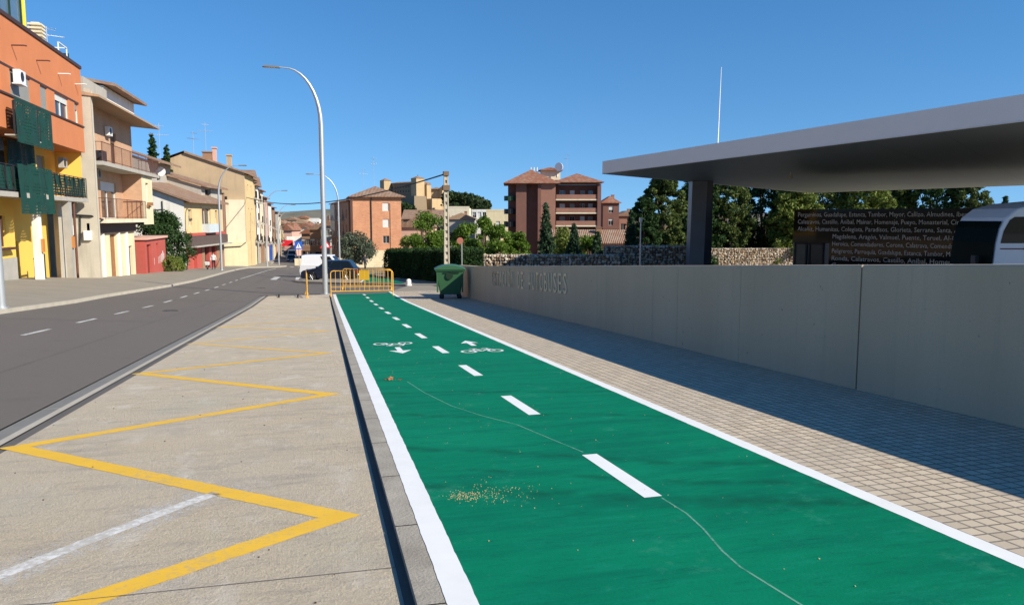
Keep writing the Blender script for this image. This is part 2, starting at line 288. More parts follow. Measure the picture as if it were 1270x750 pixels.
# wide terrain
def terr(X, Y):
    z = prof(Y)-.45
    d = math.hypot((X-58)/75, (Y-480)/60); z += 13.5*math.exp(-d*d)
    d = math.hypot((X-92)/55, (Y-470)/50); z += 6*math.exp(-d*d)
    return z
gx = sorted(set([-2500,-1200,-600,-300,-150,-80,-40,0,40,80,150,300,600,1200,2500]+list(range(-20, 200, 12)))); gy = sorted(set([-200,-100,-40,0,6000,3500,2000,1200,800]+list(range(20, 700, 20))+PY[1:-1]))
mb = MB(); mb.add([(X, Y, terr(X, Y)) for Y in gy for X in gx], [(j*len(gx)+i, j*len(gx)+i+1, (j+1)*len(gx)+i+1, (j+1)*len(gx)+i) for j in range(len(gy)-1) for i in range(len(gx)-1)])
tag(mb.build('ground', SOIL), kind='structure')
mb = MB(); n = 90                                              # distant ridges
for row, (Y, base, amp) in enumerate(((1500, -4, 3.5), (2300, 9, 6))):
    vs = []
    for i in range(n+1):
        X = -1600+4200*i/n; h = base+amp*(math.sin(X/240+row*2)+.5*math.sin(X/97+1)+.25*math.sin(X/41)); h += 9*math.exp(-((X-60)/190)**2) if row else 0
        vs += [(X, Y-350, -13), (X, Y-120, h*.45-6), (X, Y, h), (X, Y+350, -13)]
    mb.add(vs, [(i*4+j, i*4+4+j, i*4+5+j, i*4+1+j) for i in range(n) for j in range(3)], 0, True)
tag(mb.build('hills', HILLM), kind='structure')
kerbL = lin([(-8.55,-10),(-8.55,34),(-8.2,45),(-8.0,53),(-8.4,75),(-8.3,95),(-6.9,100),(-5.4,108),(-5.0,116),(-6.6,122),(-7.9,128),(-8.6,150),(-9.0,210)])
road_z = lambda X, Y: HR(X, Y)
tag(sheet('road', kerbL, -2.89, -8, 38, road_z, ASPH, nx=4), kind='structure')
jr = lin([(5.2,38),(5.05,46),(5.0,50),(4.2,66),(4.0,110),(1.5,125),(-.5,150),(-1.5,210)])
tag(sheet('road', kerbL, jr, 38, 212, road_z, ASPH, nx=10), kind='structure')
# left pavement: kerb stones and footway rising towards the house fronts
def baseoff(Y): return float(np.interp(Y, [30,40,47,50,61,80,300], [.95,.92,.86,.66,.47,.45,.45]))
frontL = lin([(-14.5,-10),(-14.4,50),(-14.1,54),(-14.1,74),(-13.2,80),(-11.4,93),(-10.2,100),(-9.6,104),(-9.8,150),(-10.2,212)])
def zpave(X, Y):
    k = kerbL(Y); f = frontL(Y); t = min(1, max(0, (k-.15-X)/max(.3, k-.15-f))); a = HR(k, Y)+.12; return a+(prof(Y)+baseoff(Y)-a)*t
tag(sheet('pavement', lambda Y: frontL(Y)-2.5, lambda Y: kerbL(Y)-.15, -8, 212, zpave, SIDEW, nx=5), kind='structure')
mb = MB(); Ys = sorted(set(list(np.arange(-8, 212, 1.0))+[100,108,116,122,128]))
for a, b in zip(Ys[:-1], Ys[1:]):
    k0, k1 = kerbL(a), kerbL(b); z0, z1 = HR(k0, a), HR(k1, b)
    mb.quad((k0-.15,a,z0+.12),(k0-.01,a,z0+.12),(k1-.01,b,z1+.12),(k1-.15,b,z1+.12)); mb.quad((k0-.01,a,z0+.12),(k0,a,z0-.1),(k1,b,z1-.1),(k1-.01,b,z1+.12))
tag(mb.build('kerb', LIGHTK), kind='structure')
# bay (bus lay-by) and gutter
bz = lambda X, Y: prof(Y)-.05
tag(sheet('bay_pavement', -2.53, .36, -8, 38, bz, BAYM, nx=2), kind='structure')
tag(sheet('gutter', -2.89, -2.72, -8, 38, bz, GUTT), kind='structure'); tag(sheet('gutter_edge', -2.72, -2.64, -8, 38, lambda X, Y: prof(Y)-.045, LIGHTK), kind='structure'); tag(sheet('gutter_joint', -2.64, -2.53, -8, 38, lambda X, Y: prof(Y)-.055, DARKS), kind='structure')
mb = MB()
for k in range(-3, 19):
    Y = k*2.05+.6; strip(mb, [(-2.89, Y), (-2.72, Y+.02)], .016, lambda X, Y: prof(Y)-.046)
tag(mb.build('gutter_seams', LIGHTK), kind='structure')
mb = MB()                                                      # saw cuts across the bay
for Y in (3.55, 11.9, 20.3, 28.6): strip(mb, [(-2.53, Y+.15), (-1.2, Y+.02), (.30, Y)], .005, lambda X, Y: prof(Y)-.046, seg=.4)
strip(mb, [(.328, -6), (.328, 37)], .05, lambda X, Y: prof(Y)-.047)  # dark strip at the kerb foot: dirt, with the kerb's shadow painted in
tag(mb.build('bay_joints_and_kerb_shade', DARKS), kind='structure')
# yellow zigzag
zz = [(-2.5, 2.45), (.06, 4.4), (-2.5, 6.95), (.05, 8.8), (-2.5, 11.45), (.05, 13.1), (-2.5, 15.75), (.08, 17.6), (-2.5, 20.1), (.08, 22.0), (-2.5, 24.4), (.08, 26.4), (-2.5, 28.8), (.08, 30.8), (-2.5, 33.2)]
pz = lambda X, Y: prof(Y)-.0482
mb = MB(); WZ = .078
def mitre(i):
    p = Vector(zz[i]); q0 = Vector(zz[i-1]) if i > 0 else p*2-Vector(zz[1]); q1 = Vector(zz[i+1]) if i < len(zz)-1 else p*2-Vector(zz[i-1]); u = (p-q0).normalized(); v = (q1-p).normalized()
    if (u-v).length < 1e-4: n_ = Vector((-u.y, u.x)); return p+n_*WZ, p-n_*WZ
    n0 = Vector((-u.y, u.x)); n1 = Vector((-v.y, v.x)); m_ = (n0+n1).normalized(); k = WZ/max(.2, m_.dot(n0)); return p+m_*k, p-m_*k
for i in range(len(zz)-1):
    a0_, a1_ = mitre(i); b0_, b1_ = mitre(i+1); n_ = 60; nn_ = (b0_-a0_).normalized(); nn_ = Vector((-nn_.y, nn_.x)); j0 = [nn_*(rng.normal(0, .0028) if 0 < k < n_ else 0) for k in range(n_+1)]; j1 = [nn_*(rng.normal(0, .0028) if 0 < k < n_ else 0) for k in range(n_+1)]
    for k in range(n_):
        P_ = [a0_.lerp(b0_, k/n_)+j0[k], a1_.lerp(b1_, k/n_)+j1[k], a1_.lerp(b1_, (k+1)/n_)+j1[k+1], a0_.lerp(b0_, (k+1)/n_)+j0[k+1]]; mb.quad(*[(v.x, v.y, pz(v.x, v.y)) for v in P_][::-1], 0 if i < 5 else (1 if i < 9 else 2))
tag(mb.build('yellow_zigzag_marking', [YEL, YELF, YELF2]), kind='structure')
mb = MB(); strip(mb, [(-2.0, 3.45), (-1.53, 3.98), (-1.2, 4.45), (-.84, 4.94), (-.7, 5.1)], .10, pz, seg=.3)
for dx_, ww_ in ((-.07,.13),(.08,.13),(.0,.34)): strip(mb, [(-2.2+dx_, 3.2), (-1.53+dx_, 3.98), (-1.2+dx_, 4.45), (-.84+dx_, 4.94), (-.62+dx_, 5.25)], ww_, lambda X, Y, e_=ww_: prof(Y)-.0487-e_*.001, 1, seg=.3)
tag(mb.build('ghost_white_marking', [GHOST, GHOST2]), kind='structure')
# road centre dashes and lines
mb = MB(); Y = 3.0; dz = lambda X, Y: HR(X, Y)+.003
while Y < 60: strip(mb, [(-5.9, Y), (-5.9, Y+1.6)], .10, dz); Y += 3.55
strip(mb, [(-5.9, 60), (-5.6, 84), (-5.5, 98)], .10, dz)
strip(mb, [(-2.6, 38.6), (-2.05, 52)], .10, dz)
for k in range(3): strip(mb, [(-3.6+k*.8, 60), (-3.6+k*.8, 66)], .45, dz)
for k in range(5): strip(mb, [(-7.5+k*1.1, 112), (-7.5+k*1.1, 115)], .5, dz)
tag(mb.build('road_markings', WHITEOLD), kind='structure')
mb = MB(); strip(mb, [(-4.3,-6),(-4.28,12),(-4.33,38),(-4.3,70)], .035, lambda X, Y: HR(X, Y)+.003); strip(mb, [(-4.3, 21.5), (-8.4, 21.9)], .04, lambda X, Y: HR(X, Y)+.003); strip(mb, [(-2.95, 33), (-8.4, 33.4)], .05, lambda X, Y: HR(X, Y)+.003)
tag(mb.build('tar_seams', DARKS), kind='structure')
for (x, y, lb) in ((-4.9, 26.5, 'round iron manhole cover in the near lane of the road'), (-3.6, 47.0, 'round iron manhole cover at the side street mouth')):
    mb = MB(); mb.tube([(0,0,-.02),(0,0,.006)], .33, 24); o = mb.build('manhole_cover', basic('cast_iron', (.05,.045,.04), .6, .3, 8), loc=(x, y, HR(x,y))); o.rotation_euler = (math.atan(-.058), 0, 0); tag(o, lb, 'manhole cover')
# lane: kerb strip, white lines, green coating
lx = lambda o: lin([(o,-8),(o,20),(o-.02,40)])
LE = 37.2
mb = MB()
y = -8.
while y < LE:
    b = min(LE, y+1.0)
    for (a2, b2) in ((y+.006, b-.006),):
        z0, z1 = prof(a2), prof(b2)
        mb.quad((.345,a2,z0-.001),(.465,a2,z0-.001),(.465,b2,z1-.001),(.345,b2,z1-.001)); mb.quad((.36-.01,a2,z0-.12),(.345,a2,z0-.001),(.345,b2,z1-.001),(.35,b2,z1-.12))
    y += 1.0
tag(mb.build('lane_kerb', KERBM), kind='structure')
tag(sheet('lane_kerb_bed', .352, .528, -8, LE, lambda X, Y: prof(Y)-.008, DARKS), kind='structure')
rx = lin([(3.02,-8),(3.02,3),(3.06,16),(3.13,32),(3.2,40)])
jt = lambda Y, q: .0011*(math.sin(Y*9.1+q)+math.sin(Y*23.7+q*2)+.8*math.sin(Y*51+q*3))
tag(sheet('lane_white_line', lambda Y: .465+jt(Y,1), lambda Y: .592+jt(Y,4), -8, LE, lambda X, Y: prof(Y)+.0015, WHITE, dy=.05), kind='structure')
tag(sheet('bike_lane', lx(.53), lambda Y: rx(Y)+.05, -8, LE, lambda X, Y: prof(Y), GREEN, nx=2), kind='structure')
tag(sheet('lane_white_line', lambda Y: rx(Y)+jt(Y,2), lambda Y: rx(Y)+.115+jt(Y,6), -8, LE+1.5, lambda X, Y: prof(Y)+.0015, WHITE, dy=.05), kind='structure')
mb = MB(); Y = 4.08-2.62*3
while Y < LE-.5: strip(mb, [(1.88, Y), (1.86, Y+1.07)], .115, lambda X, Y: prof(Y)+.002, seg=.4); Y += 2.62
def gp(pts, m=0): mb.poly([(x, y, prof(y)+.0025) for x, y in pts], m)
def bike(cx, cy, fl, sx):                                      # small bicycle symbol lying across the lane direction
    f = fl
    def seg(a, b, w2=.035): strip(mb, [(cx+a[0]*sx, cy+a[1]*f), (cx+b[0]*sx, cy+b[1]*f)], w2, lambda X, Y: prof(Y)+.0025, seg=.3)
    for c0 in (-.19, .19):
        for k in range(12):
            t0, t1 = 2*math.pi*k/12, 2*math.pi*(k+1)/12; seg((c0+.10*math.cos(t0), .17*math.sin(t0)), (c0+.10*math.cos(t1), .17*math.sin(t1)), .04)
    seg((-.19, 0), (-.05, .26)); seg((-.05, .26), (.14, .26)); seg((.14, .26), (.0, 0)); seg((-.05, .26), (0, 0)); seg((0, 0), (-.19, 0)); seg((.19, 0), (.12, .38)); seg((-.05, .26), (-.08, .36)); seg((-.13, .37), (-.02, .37)); seg((.06, .4), (.14, .38))
bike(1.2, 13.75, -1, 1.15); gp([(1.17,12.55),(1.17,13.1),(1.26,13.1),(1.26,12.55),(1.40,12.6),(1.215,12.15),(1.03,12.6)][::-1])
bike(2.48, 12.0, 1, 1.15); gp([(2.47,12.85),(2.47,13.35),(2.36,13.3),(2.52,13.75),(2.68,13.3),(2.56,13.35),(2.56,12.85)][::-1])
tag(mb.build('lane_markings', WHITE), kind='structure')
mb = MB(); cr = [(.96,9.14),(1.05,8.3),(1.21,7.39),(1.40,6.8),(1.61,6.33),(1.74,5.7),(1.84,5.23)]; cr2 = [(1.92,4.05),(1.93,3.75),(1.90,3.5),(1.84,3.2),(1.82,3.0),(1.85,2.6),(1.9,2.1),(1.86,1.2)]
for c in (cr, cr2): strip(mb, c, .012, lambda X, Y: prof(Y)+.001, seg=.2)
tag(mb.build('lane_scratches', m_paint('pale_scratch', (.13,.33,.24), .44, (.004,.18,.105))), kind='structure')
mb = MB()                                                      # sand spilt on the coating
for k in range(360):
    x = .80+rng.normal(0, .05)+abs(rng.normal(0, .22))*(rng.random() > .45); yy = 4.42+rng.normal(0, .055)*(1+1.5*(x > .9)); s_ = rng.uniform(.0008, .0026)
    if x < .62: continue
    mb.box(x-s_, x+s_, yy-s_, yy+s_, prof(yy)+.001, prof(yy)+.001+s_)
for k in range(150):
    x = rng.uniform(.65, 2.95); yy = rng.uniform(2.5, 14); s_ = rng.uniform(.001, .003); mb.box(x-s_, x+s_, yy-s_, yy+s_, prof(yy)+.001, prof(yy)+.001+s_)
tag(mb.build('sand_grains', basic('sand', (.55,.42,.22), .9)), 'loose sand grains spilt on the green lane', 'sand', kind='stuff')
mb = MB()
for k in range(9): a = rng.uniform(0, 6.28); x, y = .78+rng.normal(0,.05), 9.3+rng.normal(0,.07); mb.quad((x,y,prof(y)+.01),(x+.05*math.cos(a),y+.05*math.sin(a),prof(y)+.015),(x+.04*math.cos(a+1),y+.05*math.sin(a+1),prof(y)+.03),(x-.01,y+.03,prof(y)+.02))
tag(mb.build('dry_leaves', basic('dry_leaf', (.5,.16,.06), .8)), 'small heap of dry orange leaves on the green lane', 'leaves')
for i, (x, y, lb) in enumerate(((-1.95, 36.2, 'rusty bolt stub standing in the concrete, nearer the road'), (-1.1, 35.6, 'rusty bolt stub standing in the concrete, nearer the yellow barriers'))):
    mb = MB(); mb.tube([(0,0,0),(0,0,.1),(.02,0,.16)], .035, 8); mb.box(-.05,.05,-.05,.05,0,.015); o = mb.build('bolt_stub', BLACKM, loc=(x, y, prof(y)-.05)); tag(o, lb, 'bolt', 'bolt stubs at the end of the bay')
mb = MB()
for k in range(70):
    x = rng.uniform(-2.5,.28); y = rng.uniform(3, 22); s_ = rng.uniform(.002,.006); mb.box(x-s_,x+s_,y-s_*.7,y+s_*.8,prof(y)-.052,prof(y)-.05+s_)
tag(mb.build('gravel_bits', DKBR), 'scattered dark grit on the concrete bay', 'grit', kind='stuff')
# right footway, end of lane, opposite corner
wallx = lin([(5.53,-8),(5.53,8),(5.62,12),(5.95,33),(6.0,40)])
tag(sheet('footway', lambda Y: rx(Y)+.053, wallx, -8, 38.7, lambda X, Y: prof(Y), PAVER, nx=2), kind='structure')
fr = lin([(5.2,38.7),(5.05,46),(4.9,50),(4.3,62)])
tag(sheet('footway', lambda Y: 3.3 if Y < 40 else float(np.interp(Y, [40,46,62], [3.6,5.0,4.2])), lambda Y: float(np.interp(Y, [38.7,46,62,70], [8.6,8.6,5.8,5.4])), 38.7, 70, lambda X, Y: prof(Y), SIDEW, nx=3), kind='structure')
# far corner island with kerb
def isle(name, pts, dz, mat, thick=.0):
    mb = MB(); n = len(pts); mb.poly([(x, y, prof(y)-.05+dz) for x, y in pts])
    if thick:
        for i in range(n): a, b = pts[i], pts[(i+1) % n]; mb.quad((a[0],a[1],prof(a[1])-.05+dz),(b[0],b[1],prof(b[1])-.05+dz),(b[0],b[1],prof(b[1])-.05+dz-thick),(a[0],a[1],prof(a[1])-.05+dz-thick))
    return tag(mb.build(name, mat), kind='structure')
isle('corner_kerb', [(-1.95,55.7),(-1.6,54.6),(2.0,49.6),(4.9,46.1),(5.0,48),(4.3,56),(-1.2,56.4)], .12, LIGHTK, .14)
isle('corner_pavement', [(-1.6,55.6),(-1.3,54.9),(2.05,50.0),(4.8,46.7),(4.8,48),(4.1,55.8),(-1.0,56.1)], .125, SIDEW)
isle('green_path', [(2.35,49.8),(4.95,46.6),(4.9,50),(4.45,58),(4.15,67),(3.55,67),(3.4,60)], .135, GREEN)
mb = MB(); strip(mb, [(2.1,50.1),(2.35,49.8),(3.4,60)], .12, lambda X, Y: prof(Y)+.09, seg=2); tag(mb.build('path_line', WHITE), kind='structure')
# bus yard surface behind the wall
yz = lambda X, Y: prof(Y)+.03
tag(sheet('yard', lambda Y: float(np.interp(Y, [-8, 34, 36, 90], [6.1, 6.3, 10, 10])), 75, -8, 88, yz, basic('yard_concrete', (.33,.31,.27), .9, .1, .4, 20), nx=4), kind='structure')
# ------------------------------------------------ concrete boundary wall
wall = thing('boundary_wall', 'long grey concrete boundary wall carrying bus station lettering beside the footway', 'wall', (5.53, 0, 0))
ye = [-8, -2.5, 1.4, 6.95, 9.4, 11.4, 12.4, 15.3, 18.1, 22.2, 26.2, 30.2, 34.2]
for a, b in zip(ye[:-1], ye[1:]):
    g = .011 if abs(b-6.95) < .01 else .0035; g0 = .011 if abs(a-6.95) < .01 else .0035
    mb = MB(); a2, b2 = a+g0, b-g
    c = []
    for Y in (a2, b2):
        x = wallx(Y)-5.53; zb = prof(Y); c.append([(x,Y,zb-.3),(x,Y,zb+1.32),(x+.015,Y,zb+1.335),(x+.27,Y,zb+1.335),(x+.285,Y,zb+1.32),(x+.285,Y,zb-.3)])
    vs = c[0]+c[1]; k = 6; mb.add(vs, [(i, (i+1) % k, k+(i+1) % k, k+i) for i in range(k)]+[list(range(k))[::-1], list(range(k, 2*k))])
    mb.build('wall_panel', WALLC, wall)
mb = MB()
for a in ye[1:-1]: x = wallx(a)-5.53; mb.box(x+.02, x+.26, a-.05, a+.05, prof(a)-.3, prof(a)+1.31)
mb.build('joint_filler', DARKS, wall)
def textmesh(txt, size=1, ext=.01):
    c = bpy.data.curves.new('t', 'FONT'); c.body = txt; c.size = size; c.extrude = ext; c.resolution_u = 2
    o = bpy.data.objects.new('t', c); COL.objects.link(o); bpy.context.view_layer.update()
    me = bpy.data.meshes.new_from_object(o.evaluated_get(bpy.context.evaluated_depsgraph_get())); bpy.data.objects.remove(o); return me
def put_text(name, txt, mat, parent, mtx, width=None, height=None, ext=.01):
    me = textmesh(txt, 1, ext); xs = [v.co.x for v in me.vertices]; ys = [v.co.y for v in me.vertices]
    if not xs: return None
    x0, x1, y1 = min(xs), max(xs), max(ys); sx = width/(x1-x0) if width else 1; sy = (height/y1 if height else sx)
    if not width: sx = sy
    for v in me.vertices: v.co = ((v.co.x-x0)*sx, v.co.y*sy, v.co.z)
    me.materials.clear(); me.materials.append(mat); me.transform(mtx); me.name = name
    o = bpy.data.objects.new(name, me); COL.objects.link(o); o.parent = parent; return o
def fr_mtx(org, xd, nd):                                       # text x axis along xd, z axis along nd
    xd = Vector(xd).normalized(); nd = Vector(nd).normalized(); yd = nd.cross(xd)
    return Matrix(((xd.x, yd.x, nd.x, org[0]), (xd.y, yd.y, nd.y, org[1]), (xd.z, yd.z, nd.z, org[2]), (0,0,0,1)))
word = 'ESTACIÓN DE AUTOBUSES'; Y0, Y1 = 26.4, 17.3; adv = (Y0-Y1)/len(word)
for i, ch in enumerate(word):
    if ch == ' ': continue
    Y = Y0-adv*i; x = wallx(Y)-5.53-.014
    put_text('letter', ch, BRASSD if i < 2 else BRASS, wall, fr_mtx((x, Y, prof(Y)+.66), (0,-1,.062), (-1,0,0)), width=(.07 if ch == 'I' else .27), height=(.62 if ch == 'Ó' else .50), ext=.01)
# ------------------------------------------------ generic building kit
class Bld:
    def __init__(s, name, label, cat, P, ang, zb, group=None):
        s.z = zb; s.e = thing(name, label, cat, (P[0], P[1], zb), R(90+ang), group)
    def part(s, name, mb, mat, parent=None, **k): return mb.build(name, mat, parent or s.e, z0=s.z, **k)
def facade(mb, s0, s1, z0, z1, holes, y=0, depth=.18, m=0):
    ss = sorted(set([s0, s1]+[min(max(h[i], s0), s1) for h in holes for i in (0, 1)])); zs = sorted(set([z0, z1]+[min(max(h[i], z0), z1) for h in holes for i in (2, 3)]))
    for a, b in zip(ss[:-1], ss[1:]):
        for c, d in zip(zs[:-1], zs[1:]):
            ms, mz = (a+b)/2, (c+d)/2
            if any(h[0] < ms < h[1] and h[2] < mz < h[3] for h in holes): continue
            mb.quad((a,y,c),(b,y,c),(b,y,d),(a,y,d), m)
    for h in holes:
        a, b, c, d = h[:4]
        mb.quad((a,y,c),(a,y,d),(a,y+depth,d),(a,y+depth,c), m); mb.quad((b,y,d),(b,y,c),(b,y+depth,c),(b,y+depth,d), m)
        mb.quad((a,y,d),(b,y,d),(b,y+depth,d),(a,y+depth,d), m); mb.quad((b,y,c),(a,y,c),(a,y+depth,c),(b,y+depth,c), m)
def window(B, h, y=0, depth=.18, frame=FRAMEW, shut=None, frac=.4, mull=True, glass=GLASS, parent=None, name='window'):
    a, b, c, d = h[:4]; yy = y+depth-.02; t = .05; mb = MB()
    mb.box(a, a+t, yy-.05, yy+.02, c, d); mb.box(b-t, b, yy-.05, yy+.02, c, d); mb.box(a+t, b-t, yy-.05, yy+.02, c, c+t); mb.box(a+t, b-t, yy-.05, yy+.02, d-t, d)
    if mull and b-a > .8: mb.box((a+b)/2-t/2, (a+b)/2+t/2, yy-.045, yy+.02, c+t, d-t)
    o = B.part(name, mb, frame, parent); g = MB(); g.quad((a,yy+.01,c),(b,yy+.01,c),(b,yy+.01,d),(a,yy+.01,d)); B.part('pane', g, glass, o)
    if shut:
        q = MB(); zc = d-(d-c)*frac; z = d
        while z > zc: q.box(a+.02, b-.02, yy-.065, yy-.052, max(zc, z-.05), z-.012); z -= .05
        q.box(a+.02, b-.02, yy-.055, yy-.05, zc, d); B.part('roller_shutter', q, shut, o)
    return o
def railing(B, s0, s1, z0, z1, y, ret=None, mat=BLACKM, step=.13, r=.012, parent=None, name='railing', posts=True):
    mb = MB(); mb.box(s0, s1, y-.02, y+.02, z1-.035, z1); mb.box(s0, s1, y-.012, y+.012, z0+.08, z0+.11)
    n = max(1, int((s1-s0)/step))
    for i in range(n+1): x = s0+(s1-s0)*i/n; rr = r*(2 if i % 9 == 0 else 1); mb.box(x-rr, x+rr, y-rr, y+rr, z0, z1-.035)
    if ret:
        for x in (s0, s1):
            mb.box(x-.015, x+.015, min(y, ret), max(y, ret), z1-.035, z1); k = max(1, int(abs(ret-y)/step))
            for i in range(1, k): yy = y+(ret-y)*i/k; mb.box(x-r, x+r, yy-r, yy+r, z0, z1-.035)
    return B.part(name, mb, mat, parent)
def hiproof(mb, x0, x1, y0, y1, z, h, over=.4, m=0, gable=False):
    a, b, c, d = x0-over, x1+over, y0-over, y1+over; t = .12
    L = min(b-a, d-c)/2
    if b-a >= d-c: r0, r1 = ((a if gable else a+L), (c+d)/2), ((b if gable else b-L), (c+d)/2)
    else: r0, r1 = ((a+b)/2, (c if gable else c+L)), ((a+b)/2, (d if gable else d-L))
    vs = [(a,c,z),(b,c,z),(b,d,z),(a,d,z),(a,c,z+t),(b,c,z+t),(b,d,z+t),(a,d,z+t),(r0[0],r0[1],z+t+h),(r1[0],r1[1],z+t+h)]
    fs = [(0,3,2,1),(0,1,5,4),(1,2,6,5),(2,3,7,6),(3,0,4,7)]
    fs += [(4,5,9,8),(5,6,9),(6,7,8,9),(7,4,8)] if b-a >= d-c else [(4,5,8),(5,6,9,8),(6,7,9),(7,4,8,9)]
    mb.add(vs, fs, m)
def acunit(B, s, y, z, parent=None, face=-1, mat=WHITEM):
    mb = MB(); mb.box(s-.4, s+.4, y-.3, y, z, z+.6); o = B.part('air_conditioner', mb, mat, parent, bevel=.02); f = MB()
    f.tube([(s-.12, y-.305, z+.3), (s-.12, y-.315, z+.3)], .22, 16); B.part('fan_grille', f, BLACKM, o)
    return o
def antenna(x, y, z, h, label, dish=False, rz=0):
    t = thing('aerial', label, 'aerial', (x, y, z), rz); mb = MB(); mb.tube([(0,0,0),(0,0,h)], .025, 6); mb.build('mast', GALV, t)
    b = MB(); b.tube([(-.9,0,h*.8),(.9,0,h*.8)], .02, 5)
    for k in range(9): xx = -.9+.22*k; b.tube([(xx,-.3+.02*k,h*.8),(xx,.3-.02*k,h*.8)], .012, 4)
    b.tube([(-.5,-.2,h*.95),(.5,.2,h*.95)], .018, 5)
    for k in range(5): b.tube([(-.4+.2*k,-.35,h*.95),(-.4+.2*k,.1,h*.95)], .01, 4)
    b.build('boom', GALV, t)
    if dish:
        d = MB(); n = 16; vs = [(0,0,1.0)]
        for k in range(n): a = 2*math.pi*k/n; vs.append((.45*math.cos(a), -.12, 1.0+.45*math.sin(a)))
        d.add(vs, [(0, 1+k, 1+(k+1) % n) for k in range(n)], 0, True); d.build('dish', WHITEM, t)
    return t
# ------------------------------------------------ A: orange and yellow block
A = Bld('apartment_building', 'orange rendered block with yellow ground floor and green netted balconies', 'building', (-13.7, 47.2), 1.96, -2.6)
wA = [(-15.6,-12.9),(-11.9,-8.5),(-7.35,-4.45),(-2.97,-1.75),(-.51,2.12),(3.44,4.25)]
mb = MB(); hol = [(a, b, 6.92, 8.08) for a, b in wA]; facade(mb, -16, 5.2, 5.34, 10.3, hol, 0, .16)
mb.quad((5.2,0,5.34),(5.2,12,5.34),(5.2,12,10.3),(5.2,0,10.3)); mb.quad((-16,0,5.34),(-16,12,5.34),(-16,12,10.3),(-16,0,10.3)); mb.quad((-16,0,5.34),(5.2,0,5.34),(5.2,1.6,5.34),(-16,1.6,5.34)); mb.quad((-16,12,5.34),(5.2,12,5.34),(5.2,12,10.3),(-16,12,10.3))
A.part('upper_wall', mb, ORANGE)
mb = MB(); mb.box(-16.05, 5.26, -.07, .3, 10.3, 10.48); mb.box(5.8, 5.26, .3, 12, 10.3, 10.48); A.part('parapet_cap', mb, DKBR)
mb = MB(); mb.quad((-16,.2,10.1),(5.15,.2,10.1),(5.15,12,10.1),(-16,12,10.1)); A.part('roof', mb, CONCS)
mb = MB(); mb.box(-16.02, 5.22, -.06, .02, 6.82, 6.915); A.part('sill_course', mb, DKBR)
mb = MB(); mb.box(-16.02, 4.35, -.012, .0, 8.085, 8.2); A.part('lintel_course', mb, DKBR)
for i, (a, b) in enumerate(wA): window(A, (a, b, 6.92, 8.08), 0, .16, FRAMEW if i in (4, 5) else FRAMEB, SHUT if i != 4 else SHUTW, .95 if i not in (4, 5) else .3)
for s_ in (-13.5, -10.2, -6.84, -3.29, .42, 3.83):
    mb = MB(); mb.tube([(s_,.05,9.2),(s_,-.5,9.22),(s_,-.62,9.2)], .035, 7); A.part('spout', mb, WHITEM if s_ > 0 else RUSTBR)
acunit(A, -6.75, -.06, 7.5)
mb = MB(); mb.box(-7.2,-6.3,-.38,-.02,7.44,7.49); A.part('unit_bracket', mb, WHITEM)
# upper netted window balcony
mb = MB(); mb.box(-8.6,-3.1,-.42,-.02,5.0,5.06); A.part('small_balcony_floor', mb, CONCS)
def netpanel(B, s0, s1, z0, z1, y, wav=.03, hole=.0, name='netting', parent=None):
    mb = MB(); n = int((s1-s0)/.05); k = int((z1-z0)/.05); vs = []; fs = []
    ph = rng.uniform(0, 6)
    for j in range(k+1):
        for i in range(n+1): s_ = s0+(s1-s0)*i/n; vs.append((s_, y+wav*math.sin(s_*2.4+ph)+wav*.6*math.sin(s_*6.1+j*.07), z0+(z1-z0)*j/k))
    for j in range(k):
        for i in range(n):
            if (i % 3 == 1 and j % 3 == 1) and hole > 0 and math.sin(i*.21+ph)+math.sin(j*.33+ph*2) > 1-hole*2: continue
            fs.append((j*(n+1)+i, j*(n+1)+i+1, (j+1)*(n+1)+i+1, (j+1)*(n+1)+i))
    mb.add(vs, fs); return B.part(name, mb, GREENM, parent)
o = railing(A, -8.55, -3.15, 5.06, 6.55, -.42, .0, step=.3, r=.02); netpanel(A, -8.6, -3.1, 4.75, 6.7, -.47, .035, .6, parent=o)
# main balcony
mb = MB(); mb.box(-16, 5.15, -.05, 1.6, 2.33, 2.56); A.part('balcony_slab', mb, CONCS)
o = railing(A, -16, 5.1, 2.56, 3.78, .02, 1.5, step=.9, r=.02); netpanel(A, -16, 5.1, 2.6, 3.72, .06, .01, .7, parent=o)
mb = MB()
for k in range(22):
    x = -15.8+k*.95; mb.tube([(x,-.02,3.7),(x+.5,-.02,2.65)], .02, 4)
A.part('railing_braces', mb, BLACKM, o)
netpanel(A, -7.55, -2.3, 1.58, 3.85, -.1, .05, .35)
# first floor back wall
h1 = [(-14.5,-12,2.7,5.0),(-10.5,-8.2,2.7,5.0),(-5.8,-3.2,2.56,5.0),(1.2,2.9,2.56,4.9)]
mb = MB(); facade(mb, -16, 5.15, 2.56, 5.34, h1, 1.6, .2); mb.quad((5.0,0.2,2.56),(5.0,1.6,2.56),(5.0,1.6,5.34),(5.0,.2,5.34)); A.part('balcony_wall', mb, YELR)
for h in h1: window(A, h, 1.6, .2, FRAMEB, SHUT, .5)
netpanel(A, -4.2, -.3, 2.7, 5.25, 1.2, .05, .3)
acunit(A, -7.2, .9, 4.45, mat=BLACKM); acunit(A, 3.6, 1.0, 4.3, mat=GREYR)
for s_ in (-15.8,-9.2,-.2): mb = MB(); mb.box(s_-.2, s_+.2, 1.2, 1.58, 2.56, 5.34); A.part('balcony_pier', mb, YELR)
